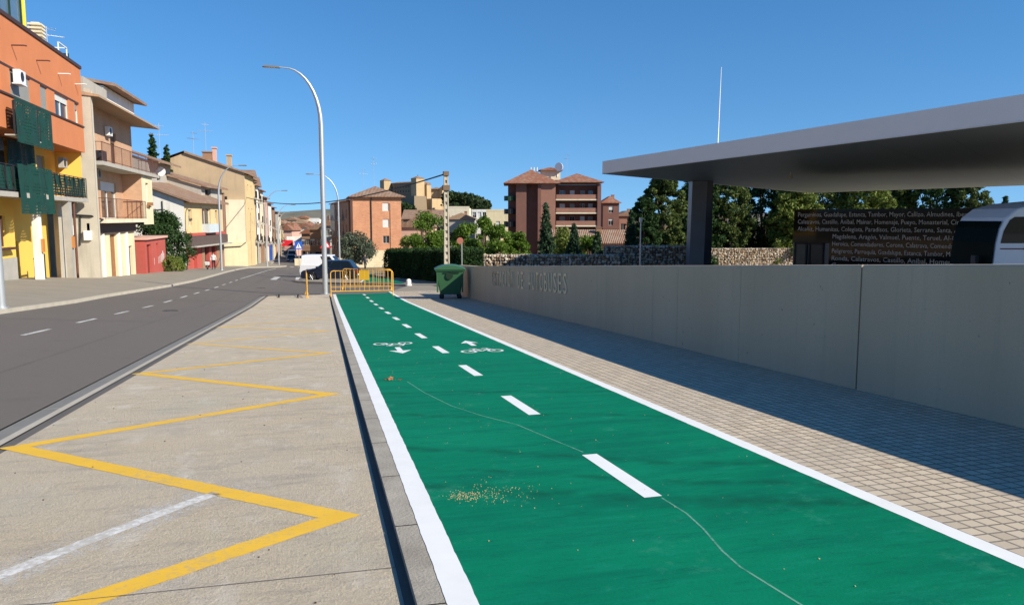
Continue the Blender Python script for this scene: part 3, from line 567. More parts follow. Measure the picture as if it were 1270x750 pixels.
# ground floor
g1 = [(-15.2,-12.6,-.1,1.5),(-10.6,-9.0,.05,1.5),(-7.4,-6.35,.05,1.5)]
mb = MB(); facade(mb, -16, -5.2, -.5, 2.33, g1, .9, .2); mb.quad((-5.2,.9,-.5),(-5.2,3.2,-.5),(-5.2,3.2,2.33),(-5.2,.9,2.33)); A.part('ground_floor_wall', mb, YELR)
for h in g1: window(A, h, .9, .2, FRAMEB, None, glass=GLASS)
mb = MB(); mb.box(-11,-6,.55,.9,-.08,.02); A.part('window_sill', mb, DKBR)
mb = MB(); facade(mb, -16, -5.2, -2.6, -.5, [(-10.2,-8.2,-1.35,-.75)], .87, .1); mb.box(-5.21,-5.19,.87,3.2,-2.6,-.5); A.part('stone_plinth', mb, GRSTONE)
mb = MB(); mb.box(-10.2,-8.2,.93,.96,-1.35,-.75); A.part('cellar_grille', mb, BLACKM)
mb = MB(); mb.box(-4.6,-4.2,.0,.32,-2.6,2.33); A.part('pillar', mb, WHITR)
mb = MB(); mb.add([(.95,.0,-2.6),(1.4,.0,-2.6),(1.4,.28,-2.6),(.95,.28,-2.6),(.85,.0,2.33),(1.45,.0,2.33),(1.45,.36,2.33),(.85,.36,2.33)], [(0,1,5,4),(1,2,6,5),(2,3,7,6),(3,0,4,7)]); A.part('pillar', mb, GRSTONE)
mb = MB(); facade(mb, -5.2, 2.35, -2.6, 2.33, [(-3.7,-2.9,-1.9,.2)], 1.5, .2); A.part('porch_wall', mb, YELR)
mb = MB(); mb.box(2.36,5.15,.95,1.2,-2.6,2.32); A.part('passage_wall', mb, CONCR); 
g = MB()
for k in range(8): x = -4.3+k*.2; g.box(x-.02,x+.02,.38,.42,-2.5,-.6)
g.box(-4.35,-2.75,.37,.43,-.66,-.6); g.box(-4.35,-2.75,.37,.43,-1.55,-1.5); g.box(-2.8,-2.7,.35,.45,-2.6,-.45); g.box(-4.3,-2.8,.39,.41,-2.3,-1.6); A.part('green_gate', g, GREENM)
g = MB(); g.tube([(2.3,.1,-2.6),(2.3,.1,2.3)], .07, 8); A.part('drain_pipe', g, RUSTBR)
for s_ in (-4.4, 1.15): g = MB(); g.box(s_-.12,s_+.12,-.12,-.0,-.3,.35); A.part('wall_lantern', g, basic('copper_lantern', (.5,.2,.05), .5))
# roof things of A
mb = MB(); mb.box(-16,-.7,1.3,6,10.1,13.4); A.part('penthouse_glazing', mb, m_glass('bluish_glass', (.10,.16,.22), .08)); mb = MB()
for s_ in (-14,-12,-10,-8,-6,-4,-2.5,-.75): mb.box(s_-.05,s_+.05,1.22,1.3,10.1,13.0)
mb.box(-16,-.3,1.0,6.3,13.0,13.3); A.part('penthouse_frame', mb, basic('dark_green_frame', (.012,.04,.03), .5)); mb = MB(); mb.box(-.6,-.35,1.15,1.4,10.1,12.95); A.part('yellow_panel', mb, basic('yellow_panel', (.8,.68,.08), .6))
ch = MB(); ch.box(2.3,3.0,1.2,1.8,10.1,11.3); o = A.part('chimney', ch, WHITR); ch = MB()
for k in range(5): ch.box(2.25,3.05,1.15,1.85,11.32+k*.2,11.42+k*.2)
ch.box(2.4,2.9,1.3,1.7,11.3,12.3); A.part('chimney_louvres', ch, CREAM2, o)
ch = MB(); ch.box(3.3,3.36,.6,.66,10.4,11.5); ch.box(5.04,5.1,.6,.66,10.4,11.5); ch.box(3.3,5.1,.6,.66,11.44,11.5); ch.box(5.04,5.1,.66,4,11.44,11.5); A.part('roof_railing', ch, WHITEM)
# ------------------------------------------------ B: old grey house with balconies
B = Bld('house', 'tall weathered grey house with two iron balconies beside the orange block', 'building', (-12.7, 49.6), 0, -3.4)
mb = MB(); mb.add([(0,0,-3.4),(0,14,-3.4),(0,14,9.3),(0,3.2,9.3),(0,0,8.75)], [(0,1,2,3,4)]); mb.quad((0,-.01,-3.4),(.35,-.01,-3.4),(.35,-.01,8.7),(0,-.01,8.7)); mb.quad((.35,-.01,-3.4),(.35,1.3,-3.4),(.35,1.3,8.7),(.35,-.01,8.7)); mb.quad((.0,-.01,8.7),(.35,-.01,8.7),(.35,1.3,8.7),(0,1.3,8.7)); mb.quad((0,14,-3.4),(15.6,14,-3.4),(15.6,14,9.3),(0,14,9.3)); B.part('end_wall', mb, CONCR)
hb = [(1.6,3.2,4.9,7.3),(9.3,10.9,4.9,7.3)]
mb = MB(); facade(mb, .35, 15.6, 4.75, 8.5, hb, 1.3, .2); B.part('upper_wall', mb, PEACH)
for h in hb: window(B, h, 1.3, .2, FRAMEB, SHUTB, .3, name='balcony_door')
h2 = [(1.9,4.4,1.35,3.9),(6.2,10.2,1.35,3.8)]
mb = MB(); facade(mb, .35, 12, 1.2, 4.5, h2, 1.3, .2); mb.quad((12,0,1.2),(12,1.3,1.2),(12,1.3,4.5),(12,0,4.5)); B.part('middle_wall', mb, PEACH)
for h in h2: window(B, h, 1.3, .2, FRAMEW, SHUTW, .25, name='balcony_door')
h3 = [(13.3,14.3,2.3,4.0)]
mb = MB(); facade(mb, 12, 15.6, .9, 4.5, h3, 0, .2); mb.quad((15.6,0,.9),(15.6,14,.9),(15.6,14,9.3),(15.6,0,4.5)); mb.quad((12,0,.9),(15.6,0,.9),(15.6,8,.9),(12,8,.9)); B.part('cream_bay', mb, CREAM)
window(B, h3[0], 0, .2, FRAMEW)
mb = MB(); mb.box(13.2,14.4,-.12,.0,2.2,2.3); mb.box(13.4,14.2,-.3,-.02,2.32,2.55); B.part('planter_sill', mb, WOOD)
mb = MB(); mb.box(.9,17.3,-.25,1.3,4.52,4.75); B.part('upper_balcony_slab', mb, CONCS); mb = MB(); mb.box(.9,12,-.25,1.3,1.08,1.33); B.part('lower_balcony_slab', mb, CREAM2)
railing(B, .95, 17.25, 4.75, 5.9, -.2, 1.3, RUSTBR, .26, .009); railing(B, .95, 11.95, 1.33, 2.6, -.2, 1.3, RUSTBR, .3, .009)
mb = MB(); mb.tube([(2.0,.4,5.2),(2.6,.4,5.2)], .2, 10); mb.box(2.6,3.6,.2,.6,4.8,5.5); B.part('balcony_clutter', mb, BLACKM)
acunit(B, 8.2, 1.25, 6.9); acunit(B, 4.9, 1.25, 3.9, mat=GREYR)
gd = [(.15,1.25,-3.0,.35),(4.9,6.7,-3.1,.35),(9.4,10.8,-3.2,-.6)]
mb = MB(); facade(mb, 0, 11.6, -3.4, 1.08, gd, .6, .25); mb.quad((11.6,.6,-3.4),(11.6,9,-3.4),(11.6,9,1.08),(11.6,.6,1.08)); B.part('ground_floor_wall', mb, CREAM)
mb = MB(); mb.box(.0,11.6,.45,.6,.42,1.08); B.part('lintel_band', mb, DKBR)
for h, mt in zip(gd, (BLACKM, WOOD, BLACKM)):
    mb = MB(); mb.box(h[0],h[1],.78,.84,h[2],h[3]); 
    for k in range(1, 5): mb.box(h[0]+(h[1]-h[0])*k/5-.015,h[0]+(h[1]-h[0])*k/5+.015,.76,.79,h[2],h[3])
    B.part('door', mb, mt)
for a_ in (.02, 2.9, 6.75, 8.9): mb = MB(); mb.box(a_,a_+.18,.45,.6,-3.4,.4); B.part('pilaster', mb, WHITR)
mb = MB(); mb.add([(-.08,-.45,8.45),(17.2,-.45,8.45),(17.2,2.6,9.0),(-.08,2.6,9.0),(-.08,-.45,8.33),(17.2,-.45,8.33),(17.2,2.6,8.6),(-.08,2.6,8.6)], [(0,1,2,3),(7,6,5,4),(0,4,5,1),(1,5,6,2),(3,2,6,7),(0,3,7,4)]); B.part('eave_roof', mb, TILE3)
mb = MB(); mb.box(-.04,5.0,.33,.48,8.6,9.45); B.part('terrace_parapet', mb, GREYR)
mb = MB(); mb.box(5.0,13.2,.5,12,8.5,9.75); B.part('attic', mb, WHITR); mb = MB(); mb.add([(4.8,-.25,9.7),(14.0,-.25,9.7),(14.0,7,10.9),(4.8,7,10.9),(4.8,-.25,9.88),(14.0,-.25,9.88),(14.0,7,11.1),(4.8,7,11.1)], [(3,2,1,0),(4,5,6,7),(0,1,5,4),(1,2,6,5),(2,3,7,6),(3,0,4,7)]); B.part('attic_roof', mb, TILE)
mb = MB(); mb.box(.02,.06,1.0,3.4,9.2,10.7); B.part('roof_netting', mb, GREENM); mb = MB(); mb.box(.01,15.5,.6,13.9,8.75,9.0); B.part('flat_roof', mb, CONCS)
mb = MB(); mb.tube([(-.06,2.9,8.4),(-.06,2.2,5.5),(-.05,1.4,3.0)], .02, 5); mb.tube([(-.09,.3,1.5),(-.09,3.5,1.7)], .06, 6); mb.tube([(-.09,.3,1.5),(.6,-.05,1.3),(2.,-.08,1.25)], .05, 6); mb.tube([(-.06,1.0,-.2),(-.06,.9,1.5)], .04, 6); B.part('cable', mb, BLACKM)
for q_ in ((1.2,1.65,.4,.95),(.35,.75,.1,.65)): mb = MB(); mb.box(-.18,-.01,*q_); B.part('meter_box', mb, WHITR)
mb = MB(); mb.tube([(-.1,2.8,-3.4),(-.1,2.8,1.2)], .09, 8); B.part('drain_pipe', mb, RUSTBR)
B.e.scale = (1.06,)*3; B.e.location = (-13.46, 52.65, -3.69)
# ------------------------------------------------ red shed
Sh = Bld('garden_shed', 'low red rendered shed with white graffiti and flat concrete roof', 'shed', (-13.6, 66.1), 0, -3.7)
mb = MB(); facade(mb, 0, 8.2, -3.7, -.1, [(.6,2.3,-3.1,-.5),(4.3,5.1,-1.6,-.5)], 0, .25); mb.quad((8.2,0,-3.7),(8.2,5,-3.7),(8.2,5,-.1),(8.2,0,-.1)); mb.quad((0,0,-3.7),(0,5,-3.7),(0,5,-.1),(0,0,-.1)); Sh.part('wall', mb, REDR)
mb = MB(); mb.box(-.15,8.4,-.2,5,-.1,.08); Sh.part('roof', mb, PINKR); mb = MB(); mb.box(.6,2.3,.2,.25,-3.1,-.5); Sh.part('door', mb, basic('dark_red_door', (.2,.03,.02), .7)); mb = MB(); mb.box(4.3,5.1,.2,.25,-1.6,-.5); Sh.part('shutter', mb, REDR)
mb = MB()
for x, z, dx in ((5.4,-2.0,.12),(5.8,-1.9,.1),(6.2,-1.95,.25),(6.7,-1.8,.3),(7.2,-1.9,.2),(4.9,-2.0,.08),(3.2,-2.0,.07)): mb.box(x,x+dx,-.006,-.002,z-.25,z+.25+dx)
Sh.part('graffiti', mb, WHITEM)
Sh.e.location.z = -3.95
# ------------------------------------------------ E: low house with red ground floor
eang = math.degrees(math.atan2(-1.9, 13)); E_ = Bld('house', 'low house with whitewashed gable, red ground floor and small glazed balcony', 'building', (-12.8, 80), eang, -4.4)
L = 13.3
he = [(1.2,2.3,.6,2.2),(5.6,8.8,-.1,2.4),(10.4,11.4,.5,2.2)]
mb = MB(); facade(mb, 0, L, -.2, 2.9, he, 0, .3); mb.quad((L,0,-4.4),(L,9,-4.4),(L,9,2.9),(L,0,2.9)); E_.part('front_wall', mb, OCHRE)
mb = MB(); mb.add([(-.01,0,-4.4),(-.01,12,-4.4),(-.01,12,3.6),(-.01,6.4,5.4),(-.01,0,3.0)], [(0,1,2,3,4)]); E_.part('gable_wall', mb, WHITR)
for h in he: window(E_, h, 0, .3, FRAMEW, SHUT if h[0] != 5.6 else None, .5)
mb = MB(); mb.box(5.4,9.0,-.75,.0,-.15,.75); E_.part('balcony_front', mb, basic('pale_blue_panel', (.5,.56,.58), .6)); mb = MB(); mb.box(-.05,L,-.3,.0,-.42,-.12); E_.part('red_course', mb, REDR); mb = MB(); mb.box(.2,L,-.5,.0,-1.35,-.45); E_.part('shop_band', mb, basic('dark_band', (.10,.07,.06), .7)); mb = MB(); mb.box(.2,L,-1.0,-.0,-1.5,-1.38); E_.part('canopy', mb, GREYR)
ge = [(1.5,3.4,-4.4,-1.5),(6.0,7.6,-4.4,-1.4),(8.6,10.0,-4.4,-1.4)]
mb = MB(); facade(mb, 0, L, -4.6, -.42, ge, .02, .4); E_.part('ground_floor_wall', mb, REDR)
for h, mt in zip(ge, (REDR, GLASS, GLASS)): mb = MB(); mb.box(h[0],h[1],.36,.4,h[2],h[3]); E_.part('door', mb, mt)
for q_ in ((10.3,L),(5.0,5.9)): mb = MB(); mb.box(q_[0],q_[1],-.04,.02,-4.6,-1.2); E_.part('pilaster', mb, BROWNR)
mb = MB(); mb.add([(-.4,-.7,2.85),(L+.2,-.7,2.85),(L+.2,6.4,5.5),(-.4,6.4,5.5),(-.4,-.7,3.05),(L+.2,-.7,3.05),(L+.2,6.4,5.72),(-.4,6.4,5.72),(L+.2,12.6,3.4),(-.4,12.6,3.4)], [(3,2,1,0),(4,5,6,7),(0,1,5,4),(1,2,6,5),(3,0,4,7),(7,6,8,9)]); E_.part('roof', mb, TILE)
mb = MB(); mb.tube([(-.05,2.0,-2),(-.05,2.0,3)], .05, 5); mb.tube([(-.08,10,3.0),(-.1,6.5,1.9),(-.08,2.0,2.2)], .035, 4); mb.tube([(-.08,7,.2),(-.1,4.5,.9),(-.08,2.,1.8)], .03, 4); E_.part('cable', mb, BLACKM)
# ------------------------------------------------ houses behind E
F1 = Bld('house', 'grey cement house with tiled gable roof rising behind the whitewashed gable', 'building', (-16.6, 84), -3, -4.4)
mb = MB(); mb.add([(0,0,-4.4),(0,12,-4.4),(0,12,7.4),(0,8,9.9),(0,0,7.1)], [(0,1,2,3,4)]); facade(mb, 0, 9, -4.4, 7.1, [(3,4.2,5.2,6.6)], 0, .2); mb.quad((9,0,-4.4),(9,12,-4.4),(9,12,7.1),(9,0,7.1)); F1.part('wall', mb, GREYR); window(F1, (3,4.2,5.2,6.6), 0, .2)
mb = MB(); mb.add([(-.3,-1.1,6.9),(9.3,-1.1,6.9),(9.3,8,10.0),(-.3,8,10.0),(-.3,-1.1,7.1),(9.3,-1.1,7.1),(9.3,8,10.2),(-.3,8,10.2),(9.3,13,8),(-.3,13,8)], [(3,2,1,0),(4,5,6,7),(0,1,5,4),(1,2,6,5),(3,0,4,7),(7,6,8,9)]); F1.part('roof', mb, TILE)
mb = MB(); mb.box(-3,-.02,.2,1.0,-4,5.0); F1.part('parapet_wall', mb, CREAM2)
F2 = Bld('house', 'grey plastered house with dark attic window and tall brown brick stack', 'building', (-13.9, 91), -7, -4.6)
mb = MB(); mb.add([(0,-1.2,-4.6),(0,10,-4.6),(0,10,8.2),(0,-1.2,4.8)], [(0,1,2,3)]); facade(mb, 0, 9, -4.6, 5.0, [(1.5,4,3,4.6)], -1.2, .4); F2.part('wall', mb, GREYR)
mb = MB(); mb.quad((1.5,-.85,3),(4,-.85,3),(4,-.85,4.6),(1.5,-.85,4.6)); F2.part('window', mb, GLASS)
mb = MB(); mb.add([(-.3,-1.9,4.7),(9.3,-1.9,4.7),(9.3,10,8.2),(-.3,10,8.2),(-.3,-1.9,4.9),(9.3,-1.9,4.9),(9.3,10,8.45),(-.3,10,8.45)], [(3,2,1,0),(4,5,6,7),(0,1,5,4),(3,0,4,7)]); F2.part('roof', mb, TILE)
# ------------------------------------------------ G: tall tan gable building closing the view, then the terrace row
G_ = Bld('house', 'tall tan house with blank peeling gable, chimneys and cream lower front', 'building', (-9.05, 101), -1, -5.6)
mb = MB(); mb.add([(0,0,-5.6),(0,16,-5.6),(0,16,5.5),(0,6.8,9.2),(0,0,6.9)], [(0,1,2,3,4)]); hg = [(3,4.2,a,a+1.5) for a in (-1.9,1.1,4.1)]+[(7,8.2,a,a+1.5) for a in (-1.9,1.1,4.1)]
G_.part('gable_wall', mb, TANR); mb = MB(); facade(mb, 0, 10, -5.6, 6.8, hg, 0, .2); mb.quad((10,0,-5.6),(10,14,-5.6),(10,14,6.8),(10,0,6.8)); G_.part('front_wall', mb, OCHRE)
for h in hg: window(G_, h, 0, .2, FRAMEW, SHUT, .5)
mb = MB(); mb.box(-.45,-.02,.1,2.3,-5.6,3.6); G_.part('cream_panel', mb, CREAM2); mb = MB(); mb.box(-.8,-.46,-.1,3.4,-5.6,-1.6); G_.part('cream_plinth', mb, CREAM); mb = MB(); mb.box(-1.2,-.5,2.35,3.1,-1.55,4.4); G_.part('brick_stack', mb, brickmat('brown_brick', (.27,.13,.08), (.33,.16,.1), (.25,.17,.12)))
mb = MB(); mb.add([(-.3,-.6,6.7),(10.2,-.6,6.7),(10.2,6.8,9.2),(-.3,6.8,9.2),(-.3,-.6,6.9),(10.2,-.6,6.9),(10.2,6.8,9.45),(-.3,6.8,9.45),(10.2,16.5,5.8),(-.3,16.5,5.8)], [(3,2,1,0),(4,5,6,7),(0,1,5,4),(3,0,4,7),(7,6,8,9)]); G_.part('roof', mb, TILE)
for (y_, hh, ww, mt) in ((1.9, 1.9, .5, TANR), (.0+4.4, 1.4, 1.1, BROWNR), (3.6, 2.2, .4, PINKR)):
    mb = MB(); z_ = 6.9+min(y_, 6.8)*.34; mb.box(1.2,2.2,y_-ww/2,y_+ww/2,z_-.6,z_+hh-.4); mb.box(1.1,2.3,y_-ww/2-.1,y_+ww/2+.1,z_+hh-.4,z_+hh-.25); G_.part('chimney', mb, mt)
g = MB(); g.box(-.4,-.02,2.1,3.0,2.3,4.0); G_.part('gable_window', g, BLACKM); g = MB(); g.tube([(-.9,.0,-1.6),(-.9,.6,-2.1),(-.9,2.6,-2.2),(-.9,3.4,-1.8)], .05, 5); G_.part('cable', g, BLACKM)
# terrace row
row = [ # Y0, length, top z (abs), mat, roof, label, storeys
 (111.3, 8.5, 6.7, OCHRE, TILE, 'narrow yellow terrace house next to the tall tan gable', CREAM), (119.9, 7.2, 6.1, WHITR, TILE, 'narrow white terrace house with grey shutters', GREYR),
 (127.2, 10.2, 5.7, CREAM2, TILE2, 'cream terrace house under a red brown hipped roof', BROWNR), (137.6, 11, 4.8, PINKR, TILE, 'pinkish terrace house with enclosed balconies', WHITR),
 (148.8, 12, 4.0, WHITR, TILE, 'white terrace house above a pale blue shop front', SIGNB), (161, 12, 3.4, BROWNR, TILE2, 'brown terrace house with white balcony fronts', CREAM),
 (173.2, 13, 2.6, GREYR, TILE, 'grey terrace house near the far end of the row', PINKR), (186.4, 14, 2.0, CREAM2, TILE3, 'last cream terrace house at the far end of the row', BROWNR)]
def anyhouse(name, label, P, ang, zb, Lw, depth, ztop, mat, roof, st, nb, group=None, bal=True, gm=None, ground=None, sh=SHUTW, rh=1.6, gable=True, fl=3.0, cat='building', side_h=True):
    H = Bld(name, label, cat, P, ang, zb, group); hs = []
    g0 = zb+3.4; k = 0
    while g0+fl*k+2.3 < ztop:
        for i in range(nb): c = Lw*(i+.5)/nb; hs.append((c-.55, c+.55, g0+fl*k+.5, g0+fl*k+2.1, k, i))
        k += 1
    mb = MB(); facade(mb, 0, Lw, g0-.3, ztop, hs, 0, .25); mb.quad((0,0,zb-1),(0,0,ztop),(0,depth,ztop),(0,depth,zb-1)); mb.quad((Lw,0,zb-1),(Lw,depth,zb-1),(Lw,depth,ztop),(Lw,0,ztop)); mb.quad((0,depth,zb-1),(Lw,depth,zb-1),(Lw,depth,ztop),(0,depth,ztop))
    if roof is None: mb.quad((0,0,ztop),(Lw,0,ztop),(Lw,depth,ztop),(0,depth,ztop)); mb.box(-.05,Lw+.05,-.05,.2,ztop+.003,ztop+.5)
    H.part('wall', mb, mat)
    gh = [(Lw*(i+.5)/nb-.7, Lw*(i+.5)/nb+.7, zb-.6, zb+2.3) for i in range(nb)]; mb = MB(); facade(mb, 0, Lw, zb-1, g0-.3, gh, .04, .3); H.part('ground_floor_wall', mb, gm or mat)
    for i, h in enumerate(gh): mb = MB(); mb.box(h[0],h[1],.28,.33,h[2],h[3]); H.part('door', mb, (WOOD, BLACKM, SHUT, GLASS)[(i+int(Lw*3)) % 4])
    for h in hs:
        s_ = [None, sh, SHUT, sh][(h[4]*2+h[5]+int(Lw)) % 4]; window(H, h, 0, .25, FRAMEW, s_, (.3, .6, .95)[(h[5]+h[4]) % 3])
        if bal and (h[5]+h[4]+int(depth)) % 2 == 0:
            q = MB(); q.box(h[0]-.4,h[1]+.4,-.8,-.0,h[2]-.65,h[2]-.5); o = H.part('balcony', q, CONCS); railing(H, h[0]-.38, h[1]+.38, h[2]-.5, h[2]+.45, -.76, 0, BLACKM, .2, .015, o)
    if roof is not None:
        mb = MB(); hiproof(mb, 0, Lw, 0, depth, ztop+.003, rh, .5, 0, gable); H.part('roof', mb, roof)
        q = MB(); q.box(Lw*.6,Lw*.6+.7,depth*.3,depth*.3+.7,ztop+rh*.2,ztop+rh*.6+1.0); q.box(Lw*.6-.08,Lw*.6+.78,depth*.3-.08,depth*.3+.78,ztop+rh*.6+1.0,ztop+rh*.6+1.1); H.part('chimney', q, BROWNR)
    return H
for (Y0_, Lw, zt, mt, rf, lb, gm) in row:
    t = (Y0_-101)/100; TH = anyhouse('terrace_house', lb, (-9.3-.5*t, Y0_), 0, prof(Y0_)+.2, Lw, 10, zt, mt, rf, 3, 3, 'terrace houses along the left pavement', gm=gm, rh=1.3); mb = MB(); mb.tube([(.15,-.08,zt),(.15,-.08,prof(Y0_)+.2)], .06, 6); TH.part('drain_pipe', mb, (GALV, BROWNR, BLACKM)[int(Y0_) % 3]); mb = MB(); mb.tube([(0,-.1,prof(Y0_)+3.75),(Lw*.5,-.12,prof(Y0_)+3.6),(Lw,-.1,prof(Y0_)+3.75)], .04, 5); TH.part('cable', mb, BLACKM)
# small fill houses behind the left row
for (x, y, Lw, dp, zt, mt, rf, lb) in ((-30, 62, 12, 10, 6.5, CREAM2, TILE, 'house roof just showing behind the weathered grey house'), (-24, 96, 10, 9, 8.0, TANR, TILE, 'tan house set back behind the low red house')):
    anyhouse('house', lb, (x, y), 0, prof(y), Lw, dp, zt, mt, rf, 3, 3, bal=False)
# ------------------------------------------------ canopy of the bus station
P1 = Vector((16.24, 15.06)); P2 = Vector((14.30, 38.1)); P3 = Vector((43.6, 62.3)); P4 = Vector((49.5, 40.0)); e = (P1-P2).normalized(); P1b = P1+e*9; P4b = P4+(P4-P3).normalized()*22
can = thing('bus_station_canopy', 'broad flat grey metal canopy over the bus yard on dark columns', 'canopy', (16.2, 30, -1.4)); zc = 3.68; H = .63
pl = [P1b, P2, P3, P4b]; off = Vector((-16.2, -30)); pl = [p+off for p in pl]; z0 = zc+1.4
mb = MB(); n = 4; mb.add([(p.x,p.y,z0) for p in pl]+[(p.x,p.y,z0+H) for p in pl], [(4,5,6,7)]+[(i,(i+1) % 4,4+(i+1) % 4,4+i) for i in range(4)]); can_f = mb.build('fascia', FASC, can)
cen = sum(pl, Vector((0,0)))/4; pin = [p+(cen-p).normalized()*.12 for p in pl]
mb = MB(); mb.add([(p.x,p.y,z0-.006) for p in pin], [(3,2,1,0)]); mb.build('soffit', SOFF, can)
mb = MB(); ex = []
for (a, b) in zip(pl, pl[1:]+pl[:1]): mb.tube([(a.x,a.y,z0+.0),(b.x,b.y,z0+.0)], .02, 4)
mb.build('drip_edge', FASC, can)
mb = MB(); ed = (P3-P2).normalized()
for k in range(1, 12):
    a_ = P2+off+ (P1-P2).normalized()*2.6*k; b_ = a_+ed*34; n_ = (P1-P2).normalized()*.006
    if k*2.6 < 24: mb.quad((a_.x+ed.x*.3-n_.x,a_.y+ed.y*.3-n_.y,z0-.0075),(a_.x+ed.x*.3+n_.x,a_.y+ed.y*.3+n_.y,z0-.0075),(b_.x+n_.x,b_.y+n_.y,z0-.0075),(b_.x-n_.x,b_.y-n_.y,z0-.0075))
mb.build('soffit_seams', BLACKM, can)
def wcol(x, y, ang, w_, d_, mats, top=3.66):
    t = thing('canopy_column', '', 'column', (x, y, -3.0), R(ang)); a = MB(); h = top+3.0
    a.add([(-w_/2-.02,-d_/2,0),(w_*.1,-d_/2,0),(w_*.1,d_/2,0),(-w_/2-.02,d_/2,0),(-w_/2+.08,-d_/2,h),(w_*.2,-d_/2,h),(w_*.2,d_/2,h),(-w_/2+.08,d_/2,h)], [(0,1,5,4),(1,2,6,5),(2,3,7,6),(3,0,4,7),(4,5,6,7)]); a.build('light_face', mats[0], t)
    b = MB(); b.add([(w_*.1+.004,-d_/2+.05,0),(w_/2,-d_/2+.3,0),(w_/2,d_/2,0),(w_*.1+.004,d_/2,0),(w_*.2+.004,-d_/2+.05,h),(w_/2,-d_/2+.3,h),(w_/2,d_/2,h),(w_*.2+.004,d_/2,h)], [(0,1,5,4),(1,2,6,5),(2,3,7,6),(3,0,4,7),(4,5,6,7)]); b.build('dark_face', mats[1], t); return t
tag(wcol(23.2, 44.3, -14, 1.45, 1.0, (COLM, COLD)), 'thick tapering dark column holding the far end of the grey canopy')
t = thing('ceiling_lamp', 'small brass lamp hanging under the grey canopy', 'lamp', (23.0, 34.5, 3.67)); mb = MB(); mb.tube([(0,0,0),(0,0,-.12)], .02, 6); mb.build('stem', BRASS, t); mb = MB(); mb.tube([(0,0,-.12),(0,0,-.3)], .06, 10, r1=.13); mb.build('shade', BRASS, t)
mb = MB(); pm = Wp(890, 181, 31.2); mb.tube([(0,0,0),(.12,.1,3.15)], .028, 6, r1=.010); tag(mb.build('whip_aerial', WHITEM, loc=(pm.x, pm.y, 4.30)), 'thin white whip aerial standing on the grey canopy', 'aerial')
mb = MB(); mb.tube([(0,0,0),(0,0,2.9)], .035, 8); mb.box(-.06,.06,-.06,.06,2.9,3.1); tag(mb.build('bollard_light', GALV, loc=(14.6, 33.7, -1.7)), 'thin grey pole standing behind the concrete wall', 'pole')
# dark glass wall with names
pa = Vector((27.0, 39.99)); pb = Vector((32.6, 31.2)); pd = (pb-pa).normalized(); ang = math.degrees(math.atan2(pd.y, pd.x))
gw = thing('glass_station_wall', 'dark glass station wall printed with rows of pale street names', 'building', (pa.x, pa.y, -2.4), R(ang)); GL = 17.0; GT = 4.28
mb = MB(); mb.box(0, GL, .05, 4.0, -.2, GT-.004); gb = mb.build('building_body', COLM, gw)
for k in range(8):
    mb = MB(); mb.box(k*GL/8+.006, (k+1)*GL/8-.006, 0, .04, (2.35 if k == 0 else 0), GT); mb.build('glass_panel', PANELG, gw)
mb = MB()
for x in (.12,.78,.98,1.75): mb.box(x,x+.09,-.06,.04,0,2.3)
mb.box(.12,1.84,-.06,.04,2.26,2.36); mb.build('door_frame', BLACKM, gw)
mb = MB(); mb.box(.2,.8,-.01,.03,0,2.27); mb.build('door', basic('grey_green_door', (.12,.13,.11), .3), gw); mb = MB(); mb.box(1.08,1.75,-.01,.03,0,2.27); mb.build('door', basic('dark_blue_door', (.02,.035,.045), .2), gw)
names = [(.25, 'Pergaminos, Guadalupe, Estanca, Tambor, Mayor, Callizo, Almudines, Iberos,'), (.25, 'Calatravos, Castillo, Anibal, Mainar, Homenaje, Pueyo, Monasterial, Circuito,'), (.25, 'Alcañiz, Humanitas, Colegiata, Paradisos, Glorieta, Serrana, Santa, Aceite,'), (2.3, 'Magdalena, Aragón, Valmuel, Puente, Teruel, Al-Qannis,'),
 (2.3, 'Heroica, Comendadores, Corona, Calatrava, Comendador,'), (2.3, 'Peligreros, Parroquia, Guadalupe, Estanca, Tambor, Mayor,'), (2.3, 'Ronda, Calatravos, Castillo, Anibal, Homenaje,'), (2.3, 'Corona, Veloz, Pergaminos, Concordia,')]
for k, (x0, tx) in enumerate(names):
    z_ = GT-.42-.41*k; L_ = 9.3-x0 if k < 4 else 8.9-x0
    put_text('lettering', tx, LETT, gw, fr_mtx((x0, -.004, z_), (1,0,0), (0,-1,0)), width=L_, height=.25, ext=.002)
mb = MB(); mb.box(9.6,16.5,-.02,.0,3.3,3.72); mb.build('red_band', basic('dark_red_band', (.09,.025,.015), .3), gw)
